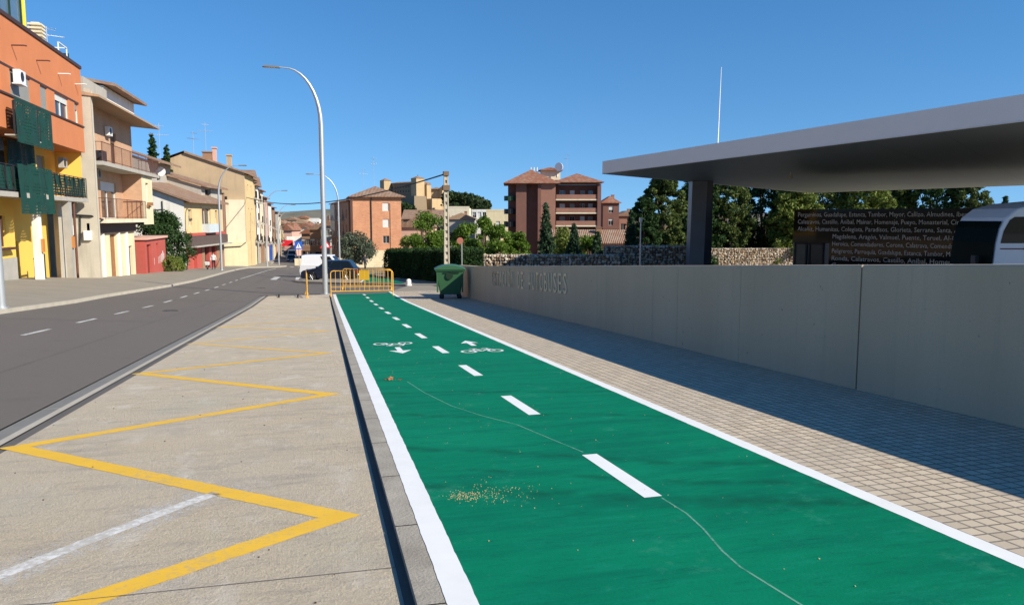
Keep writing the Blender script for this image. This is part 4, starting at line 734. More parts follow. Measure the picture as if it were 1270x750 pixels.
# ------------------------------------------------ gabions
def gabion(p0, p1, ztop, zbot, label):
    p0, p1 = Vector(p0), Vector(p1); d = p1-p0; L = d.length; t = thing('gabion_wall', label, 'wall', (p0.x, p0.y, zbot), math.atan2(d.y, d.x), 'stone gabion walls'); mb = MB()
    ico = [(0,0,1),(.89,0,.45),(.28,.85,.45),(-.72,.53,.45),(-.72,-.53,.45),(.28,-.85,.45),(.72,.53,-.45),(-.28,.85,-.45),(-.89,0,-.45),(-.28,-.85,-.45),(.72,-.53,-.45),(0,0,-1)]
    fc = [(0,1,2),(0,2,3),(0,3,4),(0,4,5),(0,5,1),(1,6,2),(2,7,3),(3,8,4),(4,9,5),(5,10,1),(6,7,2),(7,8,3),(8,9,4),(9,10,5),(10,6,1),(11,7,6),(11,8,7),(11,9,8),(11,10,9),(11,6,10)]
    h = ztop-zbot; st = .17
    for i in range(int(L/st)):
        for j in range(int(h/st)+1):
            for yy in (0., .17, .5, .85):
                if yy > .1 and j < int(h/st): continue
                c = Vector((i*st+rng.uniform(-.05,.05)+.08, yy+.08+rng.uniform(-.03,.03), min(h-.05, j*st+rng.uniform(-.04,.04)+.08))); r = [rng.uniform(.07,.13) for _ in range(3)]
                mb.add([(c.x+v[0]*r[0]*rng.uniform(.8,1.15), c.y+v[1]*r[1], c.z+v[2]*r[2]*rng.uniform(.8,1.1)) for v in ico], fc)
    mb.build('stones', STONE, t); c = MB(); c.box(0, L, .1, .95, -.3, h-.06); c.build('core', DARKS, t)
    m2 = MB()
    for i in range(int(L)+1): m2.tube([(i,-.03,0),(i,-.03,h+.04),(i,1,h+.04)], .008, 4)
    m2.tube([(0,-.03,h+.04),(L,-.03,h+.04)], .008, 4); m2.build('wire_cage', GALV, t)
ga = Wp(562, 315, 48.3); gb_ = Wp(772, 318, 48.3); gabion((ga.x, ga.y), (gb_.x, gb_.y), -.95, -3.0, 'low gabion wall of brown stones between the concrete pole and the taller gabion')
ga = Wp(751, 305, 52); gb_ = Wp(862, 305, 52); gabion((ga.x, ga.y), (gb_.x, gb_.y), -.52, -3.2, 'shaded gabion wall of dark stones left of the canopy column'); ga = Wp(868, 308, 78); gb_ = Wp(994, 308, 78); gabion((ga.x, ga.y), (gb_.x, gb_.y), -1.72, -4.6, 'sunlit gabion wall of pale brown stones between the canopy column and the names wall')
# ------------------------------------------------ foliage kit
def leafmesh(name, pts, size, mat, parent, ori=None, aspect=1.6):
    n = len(pts); pts = np.asarray(pts, float); a = rng.normal(size=(n,3)); a /= np.linalg.norm(a, axis=1)[:,None]; b = rng.normal(size=(n,3)); b -= (b*a).sum(1)[:,None]*a; b /= np.linalg.norm(b, axis=1)[:,None]
    s_ = size*rng.uniform(.6, 1.35, n)[:,None]; a = a*s_*aspect/2; b = b*s_/2
    v = np.stack([pts-a, pts-b*.9, pts+a, pts+b*.9], 1).reshape(-1, 3)
    me = bpy.data.meshes.new(name); me.vertices.add(4*n); me.vertices.foreach_set('co', v.ravel()); me.loops.add(4*n); me.loops.foreach_set('vertex_index', np.arange(4*n, dtype=np.int32))
    me.polygons.add(n); me.polygons.foreach_set('loop_start', np.arange(0, 4*n, 4, dtype=np.int32)); me.update(calc_edges=True); me.materials.append(mat)
    o = bpy.data.objects.new(name, me); COL.objects.link(o); o.parent = parent; return o
def shell(n, c, r, fill=.35):
    d = rng.normal(size=(n,3)); d /= np.linalg.norm(d, axis=1)[:,None]; k = (1-fill*rng.random(n)**1.3)[:,None]*(1+.10*rng.normal(size=(n,1))); return np.asarray(c)+d*k*np.asarray(r)
def broadleaf(x, y, h, w_, label, mat=L_MID, name='tree', cat='tree', leaves=7000, size=.16, zb=None, trunk=.28, group=None, low=.25, clumps=22, sparse=False, cr=(.13,.23)):
    zb = terr(x, y) if zb is None else zb; t = thing(name, label, cat, (x, y, zb), rng.uniform(0, 6), group); tr = MB(); bend = rng.normal(0, .12*h/5, 2)
    top = (bend[0], bend[1], h*.55); tr.tube([(0,0,-.2),(bend[0]*.3,bend[1]*.3,h*.25),top], [h*.035+.04, h*.026+.03, h*.012+.02], 8)
    C_ = []
    for k in range(clumps):
        u = rng.random()**.6; zz = low*h+(1-low)*h*(.08+.86*rng.random()); f = math.sin(math.pi*min(.97, max(.12, (zz/h-low)/(1-low)*.86+.1))); a = rng.uniform(0, 6.283); rr = w_/2*f*(.35+.5*u)
        C_.append((rr*math.cos(a)+bend[0], rr*math.sin(a)+bend[1], zz)); 
    for c in C_[:9]: tr.tube([(bend[0]*.5,bend[1]*.5,h*rng.uniform(.2,.45)), (c[0]*.5,c[1]*.5,(h*.35+c[2])/2), c], [h*.014+.01, h*.008+.008, .008], 5)
    tr.build('trunk', BARK, t); P = []; per = leaves//clumps
    for c in C_:
        r = w_*rng.uniform(*cr)*rng.uniform(.7,1.15); P.append(shell(int(per*rng.uniform(.6,1.4)), c, (r, r, r*rng.uniform(.6,.95)), .9 if sparse else .55))
    P = np.concatenate(P); P = P[P[:,2] > low*h*.5]; leafmesh('crown', P, size, mat, t); return t
def conifer(x, y, h, w_, label, mat=L_SPR, name='conifer', leaves=7000, size=.12, zb=None, group=None, power=1.0, low=.06):
    zb = terr(x, y) if zb is None else zb; t = thing(name, label, 'tree', (x, y, zb), rng.uniform(0, 6), group); tr = MB(); tr.tube([(0,0,-.2),(0,0,h*.97)], .02*h+.03, 7, r1=.015); P = []; nb = 80
    for k in range(nb):
        u = low+(1-low)*(k+rng.random())/nb; z = h*u; L_ = w_/2*((1-u)**power)*rng.uniform(.7,1.12)+.08; a = k*2.4+rng.uniform(-.3,.3); drop = -.18*L_
        m_ = max(12, int(leaves/nb*L_/(w_/2)*1.9)); q = rng.random(m_)**.7; sp = .16*L_*(1.2-q)+.05
        P.append(np.stack([q*L_*math.cos(a)+rng.normal(0,1,m_)*sp, q*L_*math.sin(a)+rng.normal(0,1,m_)*sp, z+drop*q**1.6+rng.normal(0,1,m_)*(.05*L_+.05)], 1))
        if k % 3 == 0: tr.tube([(0,0,z),(L_*math.cos(a)*.9,L_*math.sin(a)*.9,z+drop)], .012+.006*L_, 4, r1=.006)
    tr.build('trunk', BARK, t); leafmesh('crown', np.concatenate(P), size, mat, t, aspect=2.2); return t
def tree_at(fn, px, ytop, d, wpx, label, zb=None, **k):
    p = Wp(px, ytop, d); z = terr(p.x, p.y)+.3 if zb is None else zb; return fn(p.x, p.y, p.z-z, wpx/950*d, label, zb=z, **k)
# left side greenery
broadleaf(-14.3, 77.0, 5.8, 5.2, 'dark leafy tree growing beside the red shed', L_DARK, leaves=16000, size=.15, zb=-3.9, low=.05, clumps=40)
broadleaf(-12.9, 73.0, 1.6, 2.6, 'low yellow green bush against the red shed', L_YG, 'bush', 'bush', 3500, .09, zb=-3.6, low=.02, clumps=14)
tree_at(conifer, 188, 166, 86, 26, 'dark pine top showing above the roofs behind the old grey house', mat=L_DARK, leaves=7000, size=.2, zb=-3, power=.6); tree_at(conifer, 206, 181, 92, 18, 'small dark tree top between roofs, right of the satellite dish', mat=L_DARK, leaves=6000, size=.2, zb=-3, power=.6)
# hedge
hd = thing('hedge', 'long clipped dark green hedge behind the white bollard', 'hedge', (8.0, 47.0, prof(47))); P = []; mbh = MB(); a0 = Vector((8.2, 46.4)); a1 = Vector((5.0, 62.8)); dr = (a1-a0); Lh = dr.length; dr.normalize(); nr = Vector((dr.y, -dr.x)) 
for k in range(60000):
    s_ = rng.uniform(0, Lh); zt = 2.05; c = rng.random()
    if c < .5: q, z = rng.normal(0,.06), rng.uniform(0, zt)
    elif c < .85: q, z = rng.uniform(0,1.6), zt+rng.normal(0,.07)
    else: q, z = rng.uniform(0,1.6), rng.uniform(0, zt); s_ = rng.normal(0,.06)
    q += .10*math.sin(s_*2.1)+.07*math.sin(s_*5+z*3); z += .06*math.sin(s_*1.7) if z > 1.7 else 0
    p = a0+dr*s_+nr*q; P.append((p.x-8.0, p.y-47.0, prof(p.y)-prof(47)+z))
leafmesh('foliage', P, .085, L_DARK, hd)
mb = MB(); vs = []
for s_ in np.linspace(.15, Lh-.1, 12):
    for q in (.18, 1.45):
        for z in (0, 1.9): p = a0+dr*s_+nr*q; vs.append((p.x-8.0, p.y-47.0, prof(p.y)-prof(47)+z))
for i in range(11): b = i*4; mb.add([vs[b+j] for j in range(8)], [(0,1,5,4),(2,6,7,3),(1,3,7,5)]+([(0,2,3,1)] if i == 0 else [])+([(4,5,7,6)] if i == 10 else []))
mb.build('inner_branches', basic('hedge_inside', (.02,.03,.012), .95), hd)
tree_at(broadleaf, 436, 292, 105, 52, 'rounded grey green olive tree in front of the brick block', mat=L_OLIVE, leaves=12000, size=.16, zb=-5.2, low=.12, clumps=40)
gT = 'leafy trees behind the hedge and gabions'
for (px, yt, d, wp, lb, mt) in ((526, 262, 66, 58, 'loose green tree left of the concrete pole, behind the hedge', L_MID), (508, 285, 78, 36, 'small reddish green tree at the left end of the hedge', L_YG), (575, 276, 62, 44, 'bushy green tree just right of the concrete pole', L_MID), (598, 268, 64, 34, 'green tree with a thin upright top in front of the cream houses', L_MID), (620, 276, 60, 40, 'dense green tree left of the red apartment block', L_MID), (646, 290, 62, 34, 'low green tree under the round balconies', L_MID), (700, 286, 68, 46, 'round green bush between the two dark spruces', L_YG), (733, 290, 66, 30, 'low green shrub below the red balconies', L_MID)):
    tree_at(broadleaf, px, yt, d, wp, lb, mat=mt, leaves=9000, size=.13, low=.15, clumps=30, group=gT, sparse=True)
for (px, yt, d, wp, lb) in ((677, 252, 56, 34, 'tallest dark spruce in front of the red apartment block'), (712, 278, 58, 30, 'second dark spruce, right of the tallest one'), (741, 288, 57, 26, 'smallest dark spruce left of the orange walled house'), (783, 262, 54, 26, 'slim conifer at the left foot of the big pines')):
    tree_at(conifer, px, yt, d, wp, lb, group='spruces behind the gabions', leaves=8000, size=.10)
for i, (px, yt, d, wp, mt, lb) in enumerate(((822, 204, 76, 66, L_PINE, 'big dark pine left of the canopy column'), (800, 240, 74, 44, L_DARK, 'lower dark pine at the left of the pine belt'), (866, 212, 80, 66, L_DARK, 'dark pine hidden behind the canopy column'), (905, 208, 81, 62, L_PINE, 'pine just right of the canopy column'), (946, 208, 84, 66, L_DARK, 'dark pine behind the middle of the canopy'), (988, 206, 80, 62, L_YG, 'yellow green conifer left of the names wall'), (1030, 202, 84, 66, L_PINE, 'pine above the left half of the names wall'), (1072, 206, 82, 62, L_YG, 'yellow green conifer above the names wall middle'), (1115, 202, 86, 66, L_PINE, 'pine above the right half of the names wall'), (1160, 206, 84, 66, L_DARK, 'dark pine above the right end of the printed names'), (1205, 216, 82, 62, L_PINE, 'rightmost tall pine next to the open sky'), (1247, 244, 84, 14, L_SPR, 'small conifer tip above the minibus roof'))):
    if i < 11 and i % 3 != 2: tree_at(broadleaf, px, yt, d, wp*(1.35 if 1 < i < 10 else 1.05), lb, mat=mt, leaves=30000, size=.17, low=.0, clumps=230, cr=(.05,.10), group='pines behind the bus station')
    else: tree_at(conifer, px, yt-(8 if i < 11 else 0), d, wp*(1.5 if i < 11 else 1), lb, mat=mt, leaves=30000 if i < 11 else 5000, size=.16, power=.55, group='pines behind the bus station')
# ------------------------------------------------ utility pole, cables, lamps
t = thing('utility_pole', 'tall pale concrete utility pole with slots beside the hedge', 'pole', (7.2, 45.16, prof(45.2)-.1)); mb = MB(); hp = 4.15-prof(45.2)
for s_ in (-1, 1): mb.add([(s_*.135-.035,-.12,0),(s_*.135+.035,-.12,0),(s_*.135+.035,.12,0),(s_*.135-.035,.12,0),(s_*.09-.03,-.09,hp),(s_*.09+.03,-.09,hp),(s_*.09+.03,.09,hp),(s_*.09-.03,.09,hp)], [(0,1,5,4),(1,2,6,5),(2,3,7,6),(3,0,4,7),(4,5,6,7)])
k = 0
while k*.42 < hp-.3: z = k*.42; ww = .10-.045*z/hp; mb.box(-ww, ww, -.075, .075, z, z+.24); mb.box(-ww+.001, ww-.001, -.0, .03, z+.24, z+.42); k += 1
mb.build('shaft', basic('weathered_concrete_pole', (.50,.44,.33), .85, .15, 2, 20, dirt=(.33,.28,.2)), t); mb = MB(); mb.box(-.2,.2,-.2,.2,hp-1.05,hp-.75); mb.box(-.16,.16,-.16,.16,hp-.2,hp+.05); mb.build('bracket', basic('old_bracket', (.18,.12,.07), .8), t)
top = Vector((7.0, 45.1, 3.9)); left = Wp(300, 243, 99)
mb = MB(); pts = []
for k in range(31): q = k/30; p = top.lerp(left, q); p.z -= 4*1.35*q*(1-q); pts.append(p-top)
mb.tube(pts, .045, 5); tag(mb.build('overhead_cable', BLACKM, loc=top), 'sagging dark cable from the concrete pole across the street', 'cable')
t = thing('street_sign', 'small road sign seen edge on beside the concrete pole', 'sign', (8.3, 46.2, prof(46)-.1)); mb = MB(); mb.tube([(0,0,0),(0,0,2.6)], .035, 8); mb.build('post', GALV, t); mb = MB(); mb.tube([(-.1,0,2.75),(-.1,.03,2.75)], .2, 18); mb.build('disc', basic('sign_back', (.35,.12,.08), .6), t)
t = thing('wall_sign', 'small white square sign with a black symbol above the wall', 'sign', (6.35, 36.0, -1.25)); mb = MB(); mb.tube([(0,.02,-.6),(0,.02,.1)], .02, 6); mb.build('post', GALV, t); mb = MB(); mb.box(-.16,.16,-.01,.01,.02,.26); mb.build('plate', SIGNW, t); put_text('symbol', 'e', BLACKM, t, fr_mtx((-.11,-.014,.07),(1,0,0),(0,-1,0)), width=.22, height=.14)
def lamp(x, y, zb, h, arm, ang, label, rise=.9, r0=.11, group='street lamps'):
    t = thing('street_lamp', label, 'street lamp', (x, y, zb), ang, group); mb = MB(); hs = h-2.6; pts = [(0,0,0),(0,0,hs*.5),(0,0,hs)]
    for k in range(1, 10): q = k/9*math.pi/2*.93; pts.append((arm*.72*(1-math.cos(q)), 0, hs+(h-hs)*math.sin(q)))
    n = len(pts); mb.tube(pts, [r0-(r0-.035)*i/(n-1)*1.0 for i in range(n)], 10); mb.tube([(0,0,0),(0,0,.03)], r0*1.9, 12); mb.build('pole', GALV, t)
    p = pts[-1]; mb = MB(); mb.tube([p, (arm*.86, 0, h+.02), (arm, 0, h-.0)], [.035,.03,.03], 8); mb.build('arm', GALV, t)
    mb = MB(); mb.add([(arm-.35,-.09,h-.03),(arm+.45,-.13,h-.0),(arm+.45,.13,h-.0),(arm-.35,.09,h-.03),(arm-.3,-.06,h+.06),(arm+.35,-.09,h+.08),(arm+.35,.09,h+.08),(arm-.3,.06,h+.06)], [(3,2,1,0),(4,5,6,7),(0,1,5,4),(1,2,6,5),(2,3,7,6),(3,0,4,7)]); o = mb.build('lamp_head', basic('lamp_grey', (.12,.125,.13), .5), t); mb = MB(); mb.box(arm-.15,arm+.35,-.07,.07,h-.035,h-.015); mb.build('lens', LAMPG, o)
    mb = MB(); mb.box(-r0-.01,-r0+.02,-.06,.06,.6,1.0); mb.build('hatch', GALV, t)
    return t
lamp(.12, 38.6, prof(38.6)-.05, 10.75, 2.15, R(180), 'tall grey street lamp at the end of the bay beside the yellow barriers', r0=.13)
lamp(1.7, 78, prof(78)-.05, 9.6, 2.6, R(183), 'street lamp behind the dark blue car on the right side', r0=.09)
lamp(-9.25, 77, -3.55, 9.8, 2.2, R(0), 'nearest street lamp on the left pavement beside the white shirted walker')
lamp(-6.9, 104, -4.85, 9.7, 2.4, R(0), 'second street lamp on the left pavement, on its widened corner')
lamp(-6.6, 126, prof(126)+.1, 9.4, 2.4, R(0), 'third street lamp on the left pavement in front of the terrace'); lamp(-7.7, 150, prof(150)+.1, 9.4, 2.4, R(0), 'farthest street lamp on the left pavement')
mb = MB(); mb.tube([(0,0,0),(0,0,1.75)], .13, 12); mb.tube([(0,0,0),(0,0,.05)], .2, 12); tag(mb.build('short_pipe_post', GALV, loc=(-8.75, 24.1, HR(-8.7,24.1)+.12)), 'thick galvanised pole at the left edge of the pavement', 'pole')
bpy.data.objects['short_pipe_post'].name = 'street_pole'
for v in bpy.data.objects['street_pole'].data.vertices:
    if v.co.z > 1: v.co.z = 9.0; v.co.x *= .7; v.co.y *= .7
# aerials
antenna(-15.3, 51.5, 10.1, 2.4, 'aerial with side boom on the orange block roof', rz=.5); p = Wp(198, 182, 80); antenna(p.x, p.y, 5.2, 6.0, 'tall aerial with white dish above the grey roofs', True, .3)
p = Wp(241, 205, 96); antenna(p.x, p.y, 7.5, 4.6, 'aerial between the grey gable and the tan gable', rz=1); p = Wp(256, 200, 100); antenna(p.x, p.y, 8.3, 5.4, 'tallest lattice aerial above the tan gable roof', rz=.2)
p = Wp(451, 240, 138); antenna(p.x, p.y, 5.6, 4.5, 'aerial on the roof behind the orange brick block', rz=.3); p = Wp(464, 238, 138); antenna(p.x, p.y, 5.8, 6.5, 'thin tall aerial over the orange brick block', rz=2); p = Wp(703, 210, 172); antenna(p.x, p.y, 10.5, 5, 'aerial above the red apartment roofs', rz=.6)
# ------------------------------------------------ barriers
def barrier(label, p, rz, Lb=2.75, Hb=1.15, panel=None, leanx=0, ft=.12):
    t = thing('barrier', label, 'barrier', p, rz, 'yellow crowd barriers'); t.rotation_euler = (leanx, 0, rz); mb = MB(); c = .12; z0 = .2
    pts = [(-Lb/2,0,z0),(-Lb/2,0,Hb-c),(-Lb/2+c*.3,0,Hb-c*.3),(-Lb/2+c,0,Hb),(Lb/2-c,0,Hb),(Lb/2-c*.3,0,Hb-c*.3),(Lb/2,0,Hb-c),(Lb/2,0,z0)]
    mb.tube(pts, .022, 8); mb.tube([(-Lb/2,0,z0+.03),(Lb/2,0,z0+.03)], .022, 8); mb.tube([(-Lb/2,0,z0+.22),(Lb/2,0,z0+.22)], .012, 6); mb.build('frame', YMET, t)
    mb = MB(); n = 13
    for k in range(1, n): x = -Lb/2+Lb*k/n; mb.tube([(x,0,z0+.03),(x,0,Hb)], .011, 6)
    mb.build('bars', YMET, t)
    for s_ in (-1, 1): mb = MB(); mb.tube([(s_*Lb/2,-ft,0),(s_*Lb/2,-ft*.9,.04),(s_*Lb/2,0,z0),(s_*Lb/2,ft*.9,.04),(s_*Lb/2,ft,0)], .02, 7); mb.tube([(s_*Lb/2,0,0),(s_*Lb/2,0,z0)], .02, 7); mb.build('foot', YMET, t)
    if panel: mb = MB(); mb.box(panel[0],panel[1],-.02,.0,.55,Hb-.06); mb.build('plate', basic('yellow_plate', (.85,.5,.03), .5), t)
barrier('yellow barrier across the end of the green lane, the nearest full one', (1.72, 35.0, prof(35)), R(-4))
barrier('yellow barrier seen end on, left of the tall street lamp', (-.72, 36.4, prof(36.4)-.05), R(91.8), 2.3, ft=.07)
barrier('yellow barrier with solid plate standing behind the nearest one', (2.35, 42.2, prof(42.2)-.05), R(-22), 2.75, panel=(-.45, .1))
mb = MB(); mb.tube([(0,0,0),(0,0,.30),(0,0,.36),(0,0,.40)], [.16,.15,.12,.05], 14); mb.tube([(0,0,0),(0,0,.04)], .2, 14); tag(mb.build('bollard', WHITR, loc=(5.0, 45.9, prof(45.9))), 'short round white bollard in front of the hedge', 'bollard')
# ------------------------------------------------ wheelie bin
t = thing('wheelie_bin', 'large green four wheeled waste container against the end of the concrete wall', 'bin', (5.15, 31.4, prof(31.4)), R(-8))
def frust(mb, b, tp, z0, z1, m=0): mb.add([(b[0],b[2],z0),(b[1],b[2],z0),(b[1],b[3],z0),(b[0],b[3],z0),(tp[0],tp[2],z1),(tp[1],tp[2],z1),(tp[1],tp[3],z1),(tp[0],tp[3],z1)], [(0,3,2,1),(4,5,6,7),(0,1,5,4),(1,2,6,5),(2,3,7,6),(3,0,4,7)], m)
mb = MB(); frust(mb, (-.43,.40,-.42,.42), (-.60,.55,-.5,.5), .2, 1.16); bd = mb.build('body', BING, t, bevel=.04)
mb = MB(); frust(mb, (-.63,.60,-.54,.54), (-.63,.60,-.54,.54), 1.165, 1.23); mb.build('rim', BING, t, bevel=.015)
mb = MB(); n = 8; vs = []
for k in range(n+1): a = math.pi*k/n; vs += [(-.66+1.28*k/n, -.56, 1.232+.17*math.sin(a)**.7), (-.66+1.28*k/n, .56, 1.232+.17*math.sin(a)**.7)]
mb.add(vs, [(2*k,2*k+2,2*k+3,2*k+1) for k in range(n)]+[[2*k for k in range(n+1)][::-1], [2*k+1 for k in range(n+1)]], 0); mb.build('lid', BIND, t)
for (x, y) in ((-.36,-.34),(.36,-.34),(-.36,.34),(.36,.34)):
    mb = MB(); mb.tube([(x,y-.03,.1),(x,y+.03,.1)], .1, 14); q = mb.build('wheel', TYRE, t); mb = MB(); mb.box(x-.03,x+.03,y-.05,y+.05,.1,.23); mb.build('caster', BLACKM, q)
mb = MB(); mb.tube([(-.64,-.1,1.0),(-.7,-.1,1.02),(-.7,.1,1.02),(-.64,.1,1.0)], .02, 6); mb.build('handle', BLACKM, t)
mb = MB(); mb.tube([(-.05,-.50,.98),(-.05,-.53,.98)], .15, 14); mb.box(-.3,.35,-.53,-.5,1.08,1.12); mb.build('trunnion_plate', basic('black_green', (.01,.03,.012), .5), t)
mb = MB(); mb.box(-.57,-.5,-.5,-.44,.3,1.14); mb.box(.45,.52,-.5,-.44,.3,1.14); mb.build('corner_rib', BING, t)
# ------------------------------------------------ road signs
t = thing('pedestrian_crossing_sign', 'blue square pedestrian crossing sign on a grey post', 'sign', (-2.2, 78.5, prof(78.5)), R(3)); mb = MB(); mb.tube([(0,0,0),(0,0,3.0)], .035, 8); mb.build('post', GALV, t); mb = MB(); mb.box(-.37,.37,-.06,-.04,2.3,3.05); mb.build('plate', SIGNB, t)
mb = MB(); mb.add([(-.27,-.064,2.4),(.27,-.064,2.4),(0,-.064,2.92)], [(0,1,2)]); mb.build('white_triangle', SIGNW, t); mb = MB(); mb.tube([(0,-.07,2.8),(0,-.07,2.66)], .03, 6); mb.tube([(0,-.07,2.66),(-.07,-.07,2.45)], .018, 5); mb.tube([(0,-.07,2.66),(.07,-.07,2.45)], .018, 5); mb.build('walking_figure', BLACKM, t)
t = thing('warning_sign', 'red bordered white triangular warning sign behind the tall lamp', 'sign', (.35, 72, prof(72)), R(3)); mb = MB(); mb.tube([(0,0,0),(0,0,2.9)], .035, 8); mb.build('post', GALV, t); mb = MB(); mb.prism([(-.52,2.35),(.52,2.35),(0,3.2)], -.06, -.04); mb.build('plate', SIGNR, t); mb = MB(); mb.add([(-.32,-.064,2.47),(.32,-.064,2.47),(0,-.064,2.99)], [(0,1,2)]); mb.build('white_field', SIGNW, t); mb = MB(); mb.tube([(0,-.07,2.82),(0,-.07,2.66)], .03, 6); mb.tube([(0,-.07,2.66),(.06,-.07,2.52)], .02, 5); mb.build('figure', BLACKM, t)
# ------------------------------------------------ vehicles
def wheel(t, x, y, r, wd=.2):
    mb = MB(); mb.tube([(x,y-wd/2,r),(x,y+wd/2,r)], r, 20); o = mb.build('wheel', TYRE, t, bevel=.015); s_ = -1 if y < 0 else 1; yo = y+s_*(wd/2+.004); mb = MB()
    mb.tube([(x,yo-.002*s_,r),(x,yo,r)], r*.66, 18, 1); 
    for k in range(6): a = k*math.pi/3; mb.tube([(x,yo+.008*s_,r),(x+r*.58*math.cos(a),yo+.006*s_,r+r*.58*math.sin(a))], r*.09, 5, 0)
    mb.tube([(x,yo,r),(x,yo+.012*s_,r)], r*.16, 10, 0); mb.build('rim', [RIM, BLACKM], o)
def lowbody(xf, xr, hood, belt, cowl, tail, hw, axles, r, zb=.22, noses=None):
    ar = r*1.16; pts = [(xf-.04, zb), (xf, zb+.25), (xf-.03, hood-.14), (xf-.14, hood-.02), (cowl, belt), (tail, belt+.02), (xr+.03, belt-.12), (xr, zb+.3), (xr+.05, zb)]
    for ax in sorted(axles): pts += [(ax-ar, zb)]+[(ax-ar*math.cos(a), max(zb, r+ar*math.sin(a))) for a in [math.pi*k/8 for k in range(1, 8)]]+[(ax+ar, zb)]
    mb = MB(); mb.prism(pts[::-1], -hw, hw); return mb
def car(label, p, rz, paint, L_=3.95, H_=1.46, W_=1.70, hood=.80, belt=.95, cowl=.95, tail=-1.85, rf=.25, rr=-1.45, group='parked cars', name='parked_car', wins=((.04,.33),(.36,.66),(.69,.94)), r=.31, plate=True, blind=()):
    t = thing(name, label, 'car', p, rz, group); xf, xr = L_/2, -L_/2; hw = W_/2; ax = (xf-.78, xr+.72)
    lowbody(xf, xr, hood, belt, cowl, tail, hw, ax, r).build('body', paint, t, bevel=.045, seg=3)
    bw, tw = hw-.03, hw*.74; b0, b1, zt = tail+.03, cowl-.05, H_
    V = lambda u, v, s_, o=0: ((b0+(b1-b0)*u)*(1-v)+(rr+(rf-rr)*u)*v, s_*((bw+(tw-bw)*v)+o), belt+.005+(zt-.03-belt)*v)
    mb = MB(); mb.add([(b0,-bw,belt+.005),(b1,-bw,belt+.005),(b1,bw,belt+.005),(b0,bw,belt+.005),(rr,-tw,zt-.03),(rf,-tw,zt-.03),(rf,tw,zt-.03),(rr,tw,zt-.03),((rr*.8+rf*.2),-tw*.9,zt),((rr*.25+rf*.75),-tw*.9,zt),((rr*.25+rf*.75),tw*.9,zt),((rr*.8+rf*.2),tw*.9,zt)], [(0,1,5,4),(1,2,6,5),(2,3,7,6),(3,0,4,7),(4,5,9,8),(5,6,10,9),(6,7,11,10),(7,4,8,11),(8,9,10,11)]); mb.build('cabin', paint, t, bevel=.03)
    for s_ in (-1, 1):
        for i, (u0, u1) in enumerate(wins):
            if i in blind: continue
            q = [V(u0,.10,s_,.006), V(u1,.10,s_,.006), V(min(u1,.97),.88,s_,.006), V(max(u0,.03),.88,s_,.006)]; mb = MB(); mb.poly(q if s_ < 0 else q[::-1]); mb.build('side_window', CARGL, t)
    for (xa, xb, nm) in ((b1, rf, 'windscreen'), (b0, rr, 'rear_window')):
        s2 = .008 if nm == 'windscreen' else -.008; f = lambda v, w2: ((xa*(1-v)+xb*v)+s2, w2*(bw+(tw-bw)*v)*.88, belt+.005+(zt-.03-belt)*v+.004); q = [f(.1,-1), f(.1,1), f(.9,1), f(.9,-1)]; mb = MB(); mb.poly(q if nm == 'windscreen' else q[::-1]); mb.build(nm, CARGL, t)
    for x in ax:
        for s_ in (-1, 1): wheel(t, x, s_*(hw-.10), r)
    for s_ in (-1, 1):
        mb = MB(); mb.box(xf-.16,xf+.012,s_*(hw-.42),s_*(hw-.06),hood-.26,hood-.12); mb.build('headlight', LAMPG, t, bevel=.02); mb = MB(); mb.box(xr-.012,xr+.1,s_*(hw-.3),s_*(hw-.05),belt-.35,belt-.14); mb.build('tail_light', LAMPR, t, bevel=.01)
        mb = MB(); mb.box(cowl-.25,cowl-.08,s_*hw,s_*(hw+.17),belt+.02,belt+.14); mb.build('mirror', paint, t, bevel=.03)
    if plate:
        for x in (xf+.012, xr-.03): mb = MB(); mb.box(x,x+.018,-.26,.26,.42,.53); mb.build('number_plate', PLATE, t)
    mb = MB(); mb.box(xf-.05,xf+.015,-.4,.4,.36,.50); mb.build('grille', BLACKM, t)
    return t
car('dark blue hatchback parked side on behind the yellow barriers', (.62, 57.4, prof(57.4)-.05), R(180-14), BLUEP, 4.0, 1.5)
car('white van parked behind the dark blue hatchback', (.45, 66.2, prof(66.5)-.05), R(-14), WHITEP, 4.3, 1.86, 1.8, .98, 1.06, 1.15, -2.05, .45, -2.0, name='parked_van', blind=(0, 1), wins=((.04,.3),(.33,.58),(.62,.93)), r=.32)['category'] = 'van'
car('dark car facing us far down the street, leftmost', (-6.0, 160, prof(160)-.05), R(-88), BLUEP, 4.3, 1.5, group='cars far down the street'); car('dark car far down the street, beside the leftmost one', (-3.4, 163, prof(163)-.05), R(-92), basic('black_car_paint', (.012,.012,.014), .25), 4.2, 1.5, group='cars far down the street')
car('white van far down the street above the dark cars', (-6.4, 175, prof(175)-.05), R(-88), WHITEP, 4.8, 2.3, 1.95, 1.05, 1.2, 1.5, -2.3, 1.0, -2.28, group='cars far down the street', name='parked_van', blind=(0, 1))['category'] = 'van'
car('silver grey car at the far kerb, right of the dark cars', (-1.0, 150, prof(150)-.05), R(92), basic('silver_paint', (.35,.36,.37), .3, .05, 1, 10, 0, .5), 4.2, 1.48, group='cars far down the street')
